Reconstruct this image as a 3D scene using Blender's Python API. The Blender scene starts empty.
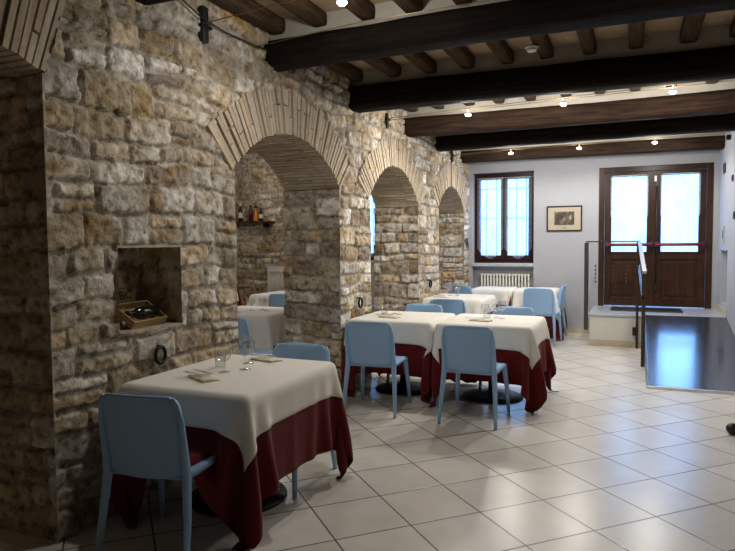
import bpy, bmesh, math, random
import numpy as np
from mathutils import Vector, Matrix
random.seed(7)
SC = bpy.context.scene
COL = SC.collection
PI = math.pi

# ------------------------------------------------------------------ materials
class NT:
    def __init__(s, name):
        s.m = bpy.data.materials.new(name); s.m.use_nodes = True
        s.t = s.m.node_tree; s.t.nodes.clear()
        s.out = s.n('ShaderNodeOutputMaterial')
    def n(s, k, **kw):
        nd = s.t.nodes.new(k)
        for a, b in kw.items(): setattr(nd, a, b)
        return nd
    def l(s, a, b): s.t.links.new(a, b)
    def math(s, op, a, b=None, c=None):
        nd = s.n('ShaderNodeMath', operation=op)
        for i, v in enumerate((a, b, c)):
            if v is None: continue
            if isinstance(v, (int, float)): nd.inputs[i].default_value = v
            else: s.l(v, nd.inputs[i])
        return nd.outputs[0]
    def mix(s, f, a, b, mode='MIX'):
        nd = s.n('ShaderNodeMix', data_type='RGBA', blend_type=mode)
        for i, v in ((0, f), (6, a), (7, b)):
            if isinstance(v, (int, float)): nd.inputs[i].default_value = v
            elif isinstance(v, tuple): nd.inputs[i].default_value = (*v[:3], 1)
            else: s.l(v, nd.inputs[i])
        return nd.outputs[2]
    def noise(s, scale, detail=4, rough=.6, vec=None, stretch=None):
        nd = s.n('ShaderNodeTexNoise'); nd.inputs['Scale'].default_value = scale
        nd.inputs['Detail'].default_value = detail; nd.inputs['Roughness'].default_value = rough
        if vec is None:
            vec = s.n('ShaderNodeTexCoord').outputs['Object']
        if stretch:
            mp = s.n('ShaderNodeMapping'); mp.inputs['Scale'].default_value = stretch
            s.l(vec, mp.inputs[0]); vec = mp.outputs[0]
        s.l(vec, nd.inputs['Vector'])
        return nd.outputs[0]
    def ramp(s, f, stops):
        nd = s.n('ShaderNodeValToRGB'); e = nd.color_ramp.elements
        while len(e) < len(stops): e.new(.5)
        for el, (p, c) in zip(e, stops): el.position = p; el.color = (*c, 1)
        s.l(f, nd.inputs[0]); return nd.outputs[0]
    def bump(s, h, strength=.3, dist=.01):
        nd = s.n('ShaderNodeBump'); nd.inputs['Strength'].default_value = strength
        nd.inputs['Distance'].default_value = dist; s.l(h, nd.inputs['Height']); return nd.outputs[0]
    def bsdf(s, col, rough=.5, metal=0, normal=None, spec=.5, **kw):
        b = s.n('ShaderNodeBsdfPrincipled')
        if isinstance(col, tuple): b.inputs['Base Color'].default_value = (*col, 1)
        else: s.l(col, b.inputs['Base Color'])
        if isinstance(rough, (int, float)): b.inputs['Roughness'].default_value = rough
        else: s.l(rough, b.inputs['Roughness'])
        b.inputs['Metallic'].default_value = metal
        b.inputs['Specular IOR Level'].default_value = spec
        for k, v in kw.items(): b.inputs[k.replace('_', ' ')].default_value = v
        if normal is not None: s.l(normal, b.inputs['Normal'])
        s.l(b.outputs[0], s.out.inputs[0]); return b

def simple(name, col, rough=.5, metal=0, var=.12, scale=12, bump=0, spec=.5, stretch=None, **kw):
    t = NT(name); nz = t.noise(scale, stretch=stretch)
    lo = tuple(c*(1-var) for c in col); hi = tuple(min(1, c*(1+var)) for c in col)
    c = t.ramp(nz, [(.3, lo), (.7, hi)])
    t.bsdf(c, rough, metal, t.bump(nz, bump, .01) if bump else None, spec, **kw)
    return t.m

def brick_mat():
    t = NT('arch brick')
    a = t.n('ShaderNodeAttribute', attribute_name='Col').outputs['Color']
    n1 = t.noise(30, 4, .6)
    c = t.mix(1, a, t.ramp(n1, [(.3, (.82, .81, .80)), (.7, (1.08, 1.08, 1.08))]), 'MULTIPLY')
    t.bsdf(c, .9, 0, t.bump(n1, .4, .006), .2)
    return t.m

def stone_mat(name, tint=(1, 1, 1)):
    t = NT(name)
    a = t.n('ShaderNodeAttribute', attribute_name='Col').outputs['Color']
    n1 = t.noise(17, 7, .62); n2 = t.noise(5, 4, .65)
    m1 = t.ramp(n1, [(.33, (.34, .27, .19)), (.43, (.78, .72, .64)), (.53, (1.0, 1.0, 1.0)), (.66, (1.28, 1.28, 1.28))])
    m2 = t.ramp(n2, [(.35, (.82, .77, .69)), (.6, (1.13, 1.13, 1.15))])
    c = t.mix(1, t.mix(1, a, m1, 'MULTIPLY'), m2, 'MULTIPLY')
    c = t.mix(1, c, tint, 'MULTIPLY')
    t.bsdf(c, .9, 0, t.bump(t.math('ADD', n1, t.math('MULTIPLY', t.noise(70, 4, .7), .35)), .9, .018), .2)
    return t.m

M = {}
M['stone'] = stone_mat('rubble stone', (.97, .965, .95))
M['brick'] = brick_mat()
M['plaster'] = simple('white plaster', (.39, .40, .43), .85, var=.03, scale=5, bump=.05, spec=.2)
M['cream_plaster'] = simple('cream plaster', (.42, .395, .34), .9, var=.08, scale=9, bump=.15, spec=.15)
M['beige_stone'] = simple('beige skirting stone', (.50, .43, .32), .5, var=.12, scale=14)
M['marble'] = simple('grey marble slab', (.45, .47, .50), .25, var=.12, scale=10)
def wood_mat(name, dark, light, rough=.8, scale=3, stretch=(1, 12, 12), bump=.8):
    t = NT(name); nz = t.noise(scale, 6, .65, stretch=stretch); n2 = t.noise(2.2, 3)
    c = t.ramp(nz, [(.3, dark), (.72, light)])
    c = t.mix(.6, c, t.ramp(n2, [(.35, (.45, .45, .45)), (.65, (1, 1, 1))]), 'MULTIPLY')
    t.bsdf(c, rough, 0, t.bump(nz, bump, .012), .12 if rough > .5 else .25); return t.m
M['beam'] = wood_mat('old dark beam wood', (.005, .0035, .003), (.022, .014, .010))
M['beam_lit'] = wood_mat('lit brown beam wood', (.012, .007, .005), (.065, .036, .022))  # lighter copy of the beam wood, lamp light put into its colour
M['joist'] = wood_mat('joist wood', (.028, .017, .010), (.14, .085, .048), stretch=(12, 1, 12))
M['door'] = wood_mat('door wood', (.024, .010, .005), (.072, .030, .014), .35, 3, (14, 14, 1), .08)
M['frame'] = wood_mat('window wood', (.018, .006, .006), (.045, .015, .013), .4, 3, (14, 14, 1), .08)
M['crate'] = wood_mat('crate wood', (.34, .22, .10), (.62, .44, .24), .6, 3, (12, 1, 12), .1)
M['crate_lid'] = wood_mat('lightened crate wood', (.52, .38, .22), (.80, .62, .40), .6, 3, (12, 12, 1), .1)  # crate wood lightened in colour to offset the shade inside the niche
M['shelf'] = wood_mat('shelf wood', (.05, .025, .012), (.14, .07, .035))
M['iron'] = simple('black iron', (.012, .012, .012), .5, .6, scale=30, bump=.2)
M['steel_dark'] = simple('brushed dark steel', (.10, .095, .09), .38, .8, scale=20)
M['rail_brown'] = simple('brown painted steel', (.05, .035, .03), .4, .4)
M['steel'] = simple('bright steel', (.72, .72, .72), .36, 1, var=.05)
M['black'] = simple('black plastic', (.012, .012, .013), .4, var=.1)
M['white_paint'] = simple('white enamel', (.72, .70, .64), .4, var=.03)
M['white'] = simple('white plastic', (.75, .75, .73), .5, var=.03)
M['chair'] = simple('pale blue plastic', (.31, .51, .78), .42, var=.03, scale=3)
M['red'] = simple('red plastic', (.22, .015, .04), .4, var=.05)
M['bottle'] = simple('dark bottle glass', (.008, .012, .008), .08, var=.1)
M['bottle_red'] = simple('red wine bottle', (.06, .008, .008), .08, var=.1)
M['amber'] = simple('amber liquor', (.60, .22, .03), .08, var=.1)
M['paper'] = simple('paper label', (.7, .68, .62), .7, var=.04)
M['napkin'] = simple('cream napkin', (.78, .71, .56), .8, var=.05)
M['straw'] = simple('packing straw', (.5, .34, .15), .8, var=.2, scale=60, bump=.5)
M['ink'] = simple('dark ink', (.06, .03, .015), .8, var=.05)
M['cable'] = simple('copper cable', (.35, .26, .15), .35, .8, var=.05)
M['cord'] = simple('black cord', (.015, .012, .01), .6, var=.05)

def cloth_mat(name, col, sheen=.2):
    t = NT(name); tc = t.n('ShaderNodeTexCoord').outputs['Object']
    nz = t.noise(350, 2, vec=tc); n2 = t.noise(3, 3, vec=tc)
    c = t.ramp(n2, [(.3, tuple(x*.93 for x in col)), (.7, col)])
    t.bsdf(c, .85, 0, t.bump(nz, .15, .002), .2, Sheen_Weight=sheen); return t.m
M['cream_cloth'] = cloth_mat('cream cotton', (.88, .845, .76))
M['white_cloth'] = cloth_mat('white cotton', (.84, .83, .80))
M['red_cloth'] = cloth_mat('dark red cotton', (.125, .008, .009), .1)

def glass_thin(name, tint=(1, 1, 1), ior=1.45, rough=0.0):
    t = NT(name)
    lw = t.n('ShaderNodeLayerWeight'); lw.inputs[0].default_value = .5
    fv = t.math('ADD', t.math('MULTIPLY', t.math('POWER', lw.outputs[1], 3.0 if rough else 5.0), .85), .09 if rough else .04)
    tr = t.n('ShaderNodeBsdfTransparent'); tr.inputs[0].default_value = (*tint, 1)
    gl = t.n('ShaderNodeBsdfGlossy'); gl.inputs['Roughness'].default_value = rough
    mx = t.n('ShaderNodeMixShader'); t.l(fv, mx.inputs[0])
    t.l(tr.outputs[0], mx.inputs[1]); t.l(gl.outputs[0], mx.inputs[2]); t.l(mx.outputs[0], t.out.inputs[0])
    return t.m
M['pane'] = glass_thin('window glass')
M['drink_glass'] = glass_thin('drinking glass', (.985, .99, .99), 1.6, .02)

def lace_mat():
    t = NT('white lace')
    tc = t.n('ShaderNodeTexCoord').outputs['Object']
    w = t.n('ShaderNodeTexWave', wave_type='BANDS', bands_direction='X'); w.inputs['Scale'].default_value = 9
    w.inputs['Distortion'].default_value = 1.5; t.l(tc, w.inputs[0])
    vz = t.n('ShaderNodeTexVoronoi'); vz.inputs['Scale'].default_value = 26; t.l(tc, vz.inputs[0])
    tr = t.n('ShaderNodeBsdfTransparent')
    tl = t.n('ShaderNodeBsdfTranslucent'); tl.inputs[0].default_value = (.92, .94, .97, 1)
    df = t.n('ShaderNodeBsdfDiffuse'); df.inputs[0].default_value = (.85, .87, .9, 1)
    a = t.n('ShaderNodeMixShader'); a.inputs[0].default_value = .3; t.l(tl.outputs[0], a.inputs[1]); t.l(df.outputs[0], a.inputs[2])
    b = t.n('ShaderNodeMixShader')
    f = t.math('ADD', t.math('MULTIPLY', w.outputs[1], .12), t.math('MULTIPLY', vz.outputs[0], .16))
    f = t.math('ADD', f, .22)
    t.l(f, b.inputs[0]); t.l(tr.outputs[0], b.inputs[1]); t.l(a.outputs[0], b.inputs[2]); t.l(b.outputs[0], t.out.inputs[0])
    return t.m
M['lace'] = lace_mat()

def floor_mat():
    t = NT('glazed beige floor tile'); TS = .4239
    tc = t.n('ShaderNodeTexCoord').outputs['Object']
    mp = t.n('ShaderNodeMapping'); mp.inputs['Rotation'].default_value = (0, 0, -PI/4)
    mp.inputs['Scale'].default_value = (1/TS, 1/TS, 1/TS); t.l(tc, mp.inputs[0])
    sp = t.n('ShaderNodeSeparateXYZ'); t.l(mp.outputs[0], sp.inputs[0])
    x = t.math('SUBTRACT', sp.outputs[0], 7.3578); y = t.math('SUBTRACT', sp.outputs[1], 7.9667)
    def edge(v):
        f = t.math('FRACT', t.math('ADD', v, 100.0))
        return t.math('MINIMUM', f, t.math('SUBTRACT', 1.0, f))
    e = t.math('MINIMUM', edge(x), edge(y))
    g = t.n('ShaderNodeMapRange'); g.inputs[1].default_value = .006; g.inputs[2].default_value = .014; t.l(e, g.inputs[0])
    g = g.outputs[0]
    fl = t.n('ShaderNodeCombineXYZ'); t.l(t.math('FLOOR', x), fl.inputs[0]); t.l(t.math('FLOOR', y), fl.inputs[1])
    wn = t.n('ShaderNodeTexWhiteNoise'); t.l(fl.outputs[0], wn.inputs[0])
    n = t.noise(4, 5, .6, vec=tc)
    base = t.ramp(n, [(.3, (.63, .595, .53)), (.7, (.72, .69, .62))])
    v = t.ramp(wn.outputs[0], [(0, (.93, .93, .93)), (1, (1.05, 1.05, 1.05))])
    c = t.mix(g, (.10, .085, .07), t.mix(1, base, v, 'MULTIPLY'))
    r = .27
    t.bsdf(c, r, 0, t.bump(g, .3, .003), .42); return t.m
M['floor'] = floor_mat()

def pianelle_mat():
    t = NT('terracotta ceiling tile'); tc = t.n('ShaderNodeTexCoord').outputs['Object']
    b = t.n('ShaderNodeTexBrick'); b.inputs['Scale'].default_value = 1; b.inputs['Brick Width'].default_value = .30
    b.inputs['Row Height'].default_value = .145; b.inputs['Mortar Size'].default_value = .006
    b.inputs['Color1'].default_value = (.42, .28, .17, 1); b.inputs['Color2'].default_value = (.50, .37, .24, 1)
    b.inputs['Mortar'].default_value = (.36, .32, .26, 1); t.l(tc, b.inputs[0])
    n = t.noise(5, 4); c = t.mix(.5, b.outputs[0], t.ramp(n, [(.3, (.55, .55, .55)), (.7, (1.1, 1.1, 1.1))]), 'MULTIPLY')
    t.bsdf(c, .85, 0, t.bump(b.outputs[1], -.2, .01), .2); return t.m
M['pianelle'] = pianelle_mat()

def rubber_mat():
    t = NT('ribbed black rubber'); tc = t.n('ShaderNodeTexCoord').outputs['Object']
    w = t.n('ShaderNodeTexWave', wave_type='BANDS', bands_direction='X'); w.inputs['Scale'].default_value = 14; t.l(tc, w.inputs[0])
    n = t.noise(9, 3, vec=tc)
    t.bsdf((.018, .020, .026), t.math('ADD', t.math('MULTIPLY', n, .10), .12), 0, t.bump(w.outputs[1], .10, .002), 1.0, Coat_Weight=.6, Coat_Roughness=.12); return t.m
M['rubber'] = rubber_mat()

def facade_mat():
    t = NT('pale street facade'); tc = t.n('ShaderNodeTexCoord').outputs['Object']
    mp = t.n('ShaderNodeMapping'); mp.inputs['Rotation'].default_value = (PI/2, 0, 0); t.l(tc, mp.inputs[0])
    b = t.n('ShaderNodeTexBrick'); b.inputs['Scale'].default_value = 1; b.inputs['Brick Width'].default_value = .5
    b.inputs['Row Height'].default_value = .24; b.inputs['Mortar Size'].default_value = .012
    b.inputs['Color1'].default_value = (.62, .62, .60, 1); b.inputs['Color2'].default_value = (.85, .85, .83, 1)
    b.inputs['Mortar'].default_value = (.7, .7, .7, 1); t.l(mp.outputs[0], b.inputs[0])
    t.bsdf(b.outputs[0], .9); return t.m
M['facade'] = facade_mat()

def photo_mat():
    t = NT('old sepia group photograph'); tc = t.n('ShaderNodeTexCoord').outputs['Object']
    n = t.noise(16, 3, .5, vec=tc, stretch=(1, 1, .6)); n2 = t.noise(4, 2, vec=tc)
    c = t.ramp(n, [(.38, (.035, .028, .02)), (.55, (.11, .09, .06)), (.7, (.40, .34, .24))])
    t.bsdf(t.mix(.6, c, t.ramp(n2, [(.3, (.5, .5, .5)), (.7, (1, 1, 1))]), 'MULTIPLY'), .4); return t.m
M['photo'] = photo_mat()

def emit_mat(name, col, s):
    t = NT(name); e = t.n('ShaderNodeEmission'); e.inputs[0].default_value = (*col, 1); e.inputs[1].default_value = s
    t.l(e.outputs[0], t.out.inputs[0]); return t.m
M['added_lampglass'] = emit_mat('added lamp glass', (1, .93, .84), 4)
M['bulb'] = emit_mat('lit halogen bulb', (.88, .92, 1.0), 90)

# ------------------------------------------------------------------ object helpers
def link(name, me, mat=None, parent=None, smooth=False):
    o = bpy.data.objects.new(name, me); COL.objects.link(o)
    if mat is not None:
        for m in (mat if isinstance(mat, (list, tuple)) else [mat]): me.materials.append(m)
    if smooth:
        for p in me.polygons: p.use_smooth = True
    if parent is not None: o.parent = parent
    return o
def tag(o, label, cat, group=None, kind=None):
    o['label'] = label; o['category'] = cat
    if group: o['group'] = group
    if kind: o['kind'] = kind
    return o
def struct(o, label=None):
    o['kind'] = 'structure'
    if label: o['label'] = label
    return o
def empty(name, loc=(0, 0, 0), rz=0):
    o = bpy.data.objects.new(name, None); COL.objects.link(o); o.location = loc; o.rotation_euler = (0, 0, rz)
    o.empty_display_size = .1
    return o
def copy_tree(o, parent=None):
    kids = list(o.children)
    c = o.copy(); COL.objects.link(c)
    if parent is not None: c.parent = parent
    for k in kids: copy_tree(k, c)
    return c

class MB:
    def __init__(s): s.v = []; s.f = []; s.mi = []; s.cur = 0; s.sm = []
    def add(s, vs, fs, smooth=False):
        b = len(s.v); s.v += [tuple(v) for v in vs]; s.f += [tuple(b+i for i in f) for f in fs]
        s.mi += [s.cur]*len(fs); s.sm += [smooth]*len(fs); return s
    def box(s, x0, x1, y0, y1, z0, z1, bev=0, mat=None):
        if bev:
            bm = bmesh.new(); bmesh.ops.create_cube(bm, size=1)
            for v in bm.verts: v.co = Vector(((x0+x1)/2+v.co.x*(x1-x0), (y0+y1)/2+v.co.y*(y1-y0), (z0+z1)/2+v.co.z*(z1-z0)))
            bmesh.ops.bevel(bm, geom=bm.edges[:], offset=bev, segments=2, profile=.5, affect='EDGES')
            bm.verts.index_update()
            vs = [v.co.copy() for v in bm.verts]; fs = [[v.index for v in f.verts] for f in bm.faces]; bm.free()
        else:
            vs = [Vector((x, y, z)) for x in (x0, x1) for y in (y0, y1) for z in (z0, z1)]
            fs = [(0, 1, 3, 2), (4, 6, 7, 5), (0, 4, 5, 1), (2, 3, 7, 6), (0, 2, 6, 4), (1, 5, 7, 3)]
        if mat is not None: vs = [mat @ v for v in vs]
        return s.add(vs, fs)
    def tube(s, pts, r, n=8, cap=True, flat=None):
        pts = [Vector(p) for p in pts]; rs = r if isinstance(r, (list, tuple)) else [r]*len(pts)
        vs = []; fs = []
        up = Vector((0, 0, 1))
        for i, p in enumerate(pts):
            d = (pts[min(i+1, len(pts)-1)]-pts[max(i-1, 0)]).normalized()
            u = up if abs(d.dot(up)) < .95 else Vector((0, 1, 0))
            a = d.cross(u).normalized(); b = a.cross(d).normalized()
            for k in range(n):
                t = 2*PI*(k+.5)/n
                ra = rs[i]*(flat[0] if flat else 1); rb = rs[i]*(flat[1] if flat else 1)
                vs.append(p+a*math.cos(t)*ra+b*math.sin(t)*rb)
        for i in range(len(pts)-1):
            for k in range(n):
                fs.append((i*n+k, i*n+(k+1) % n, (i+1)*n+(k+1) % n, (i+1)*n+k))
        if cap: fs += [tuple(range(n))[::-1], tuple((len(pts)-1)*n+k for k in range(n))]
        return s.add(vs, fs, n > 5)
    def lathe(s, prof, n=24, c=(0, 0, 0), mat=None):
        vs = []; fs = []
        for r, z in prof:
            for k in range(n):
                t = 2*PI*k/n; v = Vector((c[0]+r*math.cos(t), c[1]+r*math.sin(t), c[2]+z))
                vs.append(mat @ v if mat is not None else v)
        for i in range(len(prof)-1):
            for k in range(n): fs.append((i*n+k, i*n+(k+1) % n, (i+1)*n+(k+1) % n, (i+1)*n+k))
        return s.add(vs, fs, True)
    def torus(s, c, R, r, axis='x', n=24, m=8, sy=1):
        vs = []; fs = []
        for i in range(n):
            a = 2*PI*i/n
            for k in range(m):
                b = 2*PI*k/m; q = R+r*math.cos(b); h = r*math.sin(b)
                p = (h, q*math.cos(a), q*math.sin(a)*sy) if axis == 'x' else ((q*math.cos(a), h, q*math.sin(a)*sy) if axis == 'y' else (q*math.cos(a), q*math.sin(a)*sy, h))
                vs.append((c[0]+p[0], c[1]+p[1], c[2]+p[2]))
        for i in range(n):
            for k in range(m): fs.append((i*m+k, i*m+(k+1) % m, ((i+1) % n)*m+(k+1) % m, ((i+1) % n)*m+k))
        return s.add(vs, fs, True)
    def mesh(s, name):
        me = bpy.data.meshes.new(name); me.from_pydata(s.v, [], s.f); me.update()
        me.polygons.foreach_set('material_index', s.mi); me.polygons.foreach_set('use_smooth', s.sm); return me
    def build(s, name, mat, parent=None, loc=None):
        o = link(name, s.mesh(name), mat, parent)
        if loc: o.location = loc
        return o
def bx(name, x0, x1, y0, y1, z0, z1, mat, parent=None, bev=0):
    return MB().box(x0, x1, y0, y1, z0, z1, bev).build(name, mat, parent)

# ------------------------------------------------------------------ stonework
def vn(x, y, seed=0):
    x = np.asarray(x, float)+1000; y = np.asarray(y, float)+1000
    xi = np.floor(x).astype(np.int64); yi = np.floor(y).astype(np.int64); fx = x-xi; fy = y-yi
    fx = fx*fx*(3-2*fx); fy = fy*fy*(3-2*fy)
    def h(a, b):
        n = (a*374761393+b*668265263+seed*974711) & 0x7fffffff
        n = ((n ^ (n >> 13))*1274126177) & 0x7fffffff
        return ((n ^ (n >> 16)) & 0xffff)/65535.
    return (h(xi, yi)*(1-fx)+h(xi+1, yi)*fx)*(1-fy)+(h(xi, yi+1)*(1-fx)+h(xi+1, yi+1)*fx)*fy-.5
PAL = np.array([(.50, .43, .33), (.56, .51, .43), (.42, .37, .30), (.60, .57, .50), (.54, .45, .32), (.66, .64, .59), (.40, .34, .28), (.56, .49, .38), (.48, .45, .40), (.72, .70, .66), (.50, .40, .27), (.62, .58, .50)])
def stones(U, V, seed, hmin=.09, hmax=.20, wmin=.14, wmax=.42):
    rng = np.random.RandomState(seed)
    sh = U.shape; U = U.ravel(); V = V.ravel()
    u = U+.030*vn(U*3, V*3, seed)+.018*vn(U*11, V*11, seed+1)
    v = V+.075*vn(U*1.5, V*1.5, seed+2)+.022*vn(U*4, V*4, seed+21)+.014*vn(U*10, V*10, seed+3)
    H = np.zeros(len(u)); C = np.zeros((len(u), 3)); C[:] = (.43, .395, .335)
    C *= .95*(1+.5*vn(U*8, V*8, seed+9))[:, None]
    z = v.min()-.1; zmax = v.max()+.3
    cells = []
    while z < zmax:
        ch = rng.uniform(hmin, hmax); x = u.min()-.3-rng.uniform(0, .3); row = np.nonzero((v >= z) & (v < z+ch))[0]
        uu = u[row]; o = np.argsort(uu, kind='stable'); row = row[o]; uu = uu[o]
        while x < u.max()+.3:
            w = rng.uniform(wmin, wmax)*(.75+ch*2)
            i0, i1 = np.searchsorted(uu, (x, x+w)); idx = row[i0:i1]
            parts = [(z, z+ch)]
            if ch > .15 and rng.rand() < .3:
                s = rng.uniform(.35, .65); parts = [(z, z+ch*s), (z+ch*s, z+ch)]
            for p0, p1 in parts:
                col = PAL[rng.randint(len(PAL))]*rng.uniform(.68, 1.18); base = rng.uniform(.010, .034)
                tu, tv = rng.uniform(-.045, .045, 2); rr = rng.uniform(.008, .03)
                stain = rng.rand() < .28
                if len(idx) == 0: continue
                k = idx[(v[idx] >= p0) & (v[idx] < p1)]
                if len(k) == 0: continue
                qx = np.minimum(u[k]-x, x+w-u[k]); qy = np.minimum(v[k]-p0, p1-v[k])
                d = np.where((qx < rr) & (qy < rr), rr-np.hypot(rr-qx, rr-qy), np.minimum(qx, qy))
                d = d-.010+.020*vn(U[k]*17, V[k]*17, seed+5)+.008*vn(U[k]*45, V[k]*45, seed+15)
                t = np.clip((d-.001)/.007, 0, 1); t = t*t*(3-2*t)
                hh = base+tu*(u[k]-x-w/2)+tv*(v[k]-(p0+p1)/2)+.006*vn(U[k]*9, V[k]*12, seed+6)+.012*vn(U[k]*30, V[k]*40, seed+7)
                hh += .003*np.clip(d/.05, 0, 1)
                H[k] = t*np.clip(hh*.92, .005, .045)
                cc = np.repeat(col[None], len(k), 0)*(1+.40*vn(U[k]*14, V[k]*18, seed+8))[:, None]
                if stain:
                    q = np.clip(vn(U[k]*7, V[k]*9, seed+11)*3+.2, 0, 1)[:, None]; cc = cc*(1-q)+cc*q*np.array((.84, .68, .46))
                tc = np.clip((d-.0)/.008, 0, 1)[:, None]
                C[k] = C[k]*(1-tc)+cc*tc
            x += w
        z += ch
    H += .004*vn(U*30, V*30, seed+12)
    return H.reshape(sh), C.reshape(sh+(3,))
def corner_h(z): return .026+.012*vn(np.asarray(z)*7, np.zeros_like(np.asarray(z, float))+.5, 77)

def segs(keys, step):
    out = []
    for a, b in zip(keys[:-1], keys[1:]):
        n = max(1, int(round((b-a)/(step(a) if callable(step) else step)))); out += list(np.linspace(a, b, n, endpoint=False))
    return np.array(out+[keys[-1]])
def panel(name, us, vs, base, ud, nd, seed, keep=None, fix=None, parent=None, mat='stone', gain=1, uoff=0, flip=False, cols=None):
    """grid panel: base + u*ud + z, displaced along nd; fix(U,V,H,P) may move border vertices"""
    U, V = np.meshgrid(us, vs, indexing='ij')
    H, C = stones(U+uoff, V, seed)
    H = H*gain
    nd = np.array(nd, float); ud = np.array(ud, float)
    P = np.array(base, float)+U[..., None]*ud+V[..., None]*np.array((0, 0, 1.))
    D = H[..., None]*nd
    if fix: D = fix(U, V, H, D)
    P = P+D
    n, m = U.shape
    idx = np.arange(n*m).reshape(n, m)
    q = np.stack([idx[:-1, :-1], idx[1:, :-1], idx[1:, 1:], idx[:-1, 1:]], -1)
    if flip: q = q[..., ::-1]
    q = q.reshape(-1, 4)
    if keep is not None:
        uc = (us[:-1]+us[1:])/2; vc = (vs[:-1]+vs[1:])/2
        UC, VC = np.meshgrid(uc, vc, indexing='ij'); q = q[keep(UC, VC).ravel()]
    used = np.unique(q); rm = -np.ones(n*m, int); rm[used] = np.arange(len(used)); q = rm[q]
    Pv = P.reshape(-1, 3)[used]; Cv = C.reshape(-1, 3)[used]
    me = bpy.data.meshes.new(name)
    me.vertices.add(len(Pv)); me.vertices.foreach_set('co', Pv.ravel())
    me.loops.add(len(q)*4); me.loops.foreach_set('vertex_index', q.ravel())
    me.polygons.add(len(q)); me.polygons.foreach_set('loop_start', np.arange(len(q))*4)
    me.update(); me.validate()
    ca = me.color_attributes.new('Col', 'FLOAT_COLOR', 'POINT')
    ca.data.foreach_set('color', np.concatenate([Cv, np.ones((len(Cv), 1))], 1).ravel())
    me.polygons.foreach_set('use_smooth', np.ones(len(q), bool))
    return link(name, me, M[mat], parent)

W = -2.68; WB = -3.28; ZC = 3.22
# arches: y of jambs, spring z, apex z, ring thickness
ARCH = [(.50, 2.26, 2.33, 2.48, .42), (3.79, 5.57, 2.02, 2.40, .37), (6.29, 7.97, 1.96, 2.40, .34), (8.86, 10.38, 1.97, 2.35, .36)]
AG = []
for y0, y1, zs, za, rt in ARCH:
    hs = (y1-y0)/2; rise = za-zs; Rr = (hs*hs+rise*rise)/(2*rise); AG.append(((y0+y1)/2, za-Rr, Rr, math.asin(hs/Rr), hs, zs, rt))
NY0, NY1, NZ0, NZ1, ND = 2.68, 3.205, 1.0, 1.48, .32
def keep_wall(Y, Z):
    k = np.ones(Y.shape, bool)
    for yc, zc, R, ha, hs, zs, rt in AG:
        dy = Y-yc; dz = Z-zc; r = np.hypot(dy, dz); an = np.abs(np.arctan2(dy, dz))
        k &= ~((np.abs(dy) < hs) & (Z < zs))
        k &= ~((r < R+rt-.03) & (an < ha-.012/R) & (Z > zs-.5))
        k &= ~((np.abs(dy) < hs) & (Z >= zs) & (r < R+.05))
    return k
def keep_front(Y, Z):
    return keep_wall(Y, Z) & ~((Y > NY0) & (Y < NY1) & (Z > NZ0) & (Z < NZ1))
ykeys = [-1.8]+[y for a in ARCH[:1] for y in a[:2]]+[NY0, NY1]+[y for a in ARCH[1:] for y in a[:2]]+[10.7]
ys = segs(ykeys, lambda a: .05 if a < 1 else (.0095 if a < 6 else .015))
zs_ = segs([0, NZ0, NZ1, ARCH[2][2], ARCH[3][2], ARCH[1][2], ARCH[0][2], ZC], .0098)
def fix_front(U, V, H, D):
    ch = corner_h(V)
    for y0, y1, zsp, za, rt in ARCH:
        for yj, s in ((y0, 1), (y1, -1)):
            m = (np.abs(U-yj) < 1e-6) & (V <= zsp+1e-6)
            D[m, 0] = ch[m]; D[m, 1] = s*ch[m]
    m = (((np.abs(U-NY0) < 1e-6) | (np.abs(U-NY1) < 1e-6)) & (V >= NZ0-1e-6) & (V <= NZ1+1e-6)) | (((np.abs(V-NZ0) < 1e-6) | (np.abs(V-NZ1) < 1e-6)) & (U >= NY0-1e-6) & (U <= NY1+1e-6))
    D[m, 0] = .03
    return D
wl = struct(panel('wall_left', ys, zs_, (W, 0, 0), (0, 1, 0), (1, 0, 0), 11, keep_front, fix_front), 'rough cream and ochre rubble stone wall with arches')
# back face of that wall
ysb = segs(ykeys, .05); zsb = segs([0, 1.96, 1.97, 2.02, 2.34, ZC], .05)
wl2 = panel('stone_back_face', ysb, zsb, (WB, 0, 0), (0, 1, 0), (-1, 0, 0), 12, keep_wall, None, wl, flip=True, gain=.6)
# reveals
for i, (y0, y1, zsp, za, rt) in enumerate(ARCH):
    vs = segs([0, zsp], .0125); us = segs([WB, W], .0125)
    for yj, s in ((y0, 1), (y1, -1)):
        if s == 1: us2 = segs([WB, W], .03)
        else: us2 = us
        def fix(U, V, H, D, s=s):
            ch = corner_h(V); m = np.abs(U-W) < 1e-6
            D[m, 1] = -s*-1*ch[m] if False else s*ch[m]; D[m, 0] = ch[m]
            m = np.abs(U-WB) < 1e-6; D[m, 0] = -.01
            return D
        vv = zs_[(zs_ <= zsp+1e-6)]
        panel('stone_reveal', us2, vv, (0, yj, 0), (1, 0, 0), (0, s, 0), 30+i*2+(s > 0), None, fix, wl, uoff=3.3*i, flip=(s > 0))
# niche interior
nn = panel('niche_back', segs([NY0-.02, NY1+.02], .02), segs([NZ0-.02, NZ1+.02], .02), (W-ND, 0, 0), (0, 1, 0), (1, 0, 0), 50, None, None, wl)
for yj, s in ((NY0, 1), (NY1, -1)):
    panel('niche_side', segs([W-ND, W+.03], .02), segs([NZ0, NZ1], .02), (0, yj, 0), (1, 0, 0), (0, s*-1, 0), 51+s, None, None, wl, gain=.3, flip=(s > 0))
mbn = MB(); mbn.box(W-ND, W+.029, NY0-.004, NY1+.004, NZ0-.012, NZ0); mbn.box(W-ND, W+.029, NY0-.004, NY1+.004, NZ1, NZ1+.012)
M['sill_stone'] = simple('rough sill stone', (.40, .34, .26), .9, var=.3, scale=14, bump=.6)
mbn.build('niche_slab', M['sill_stone'], wl)

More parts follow.
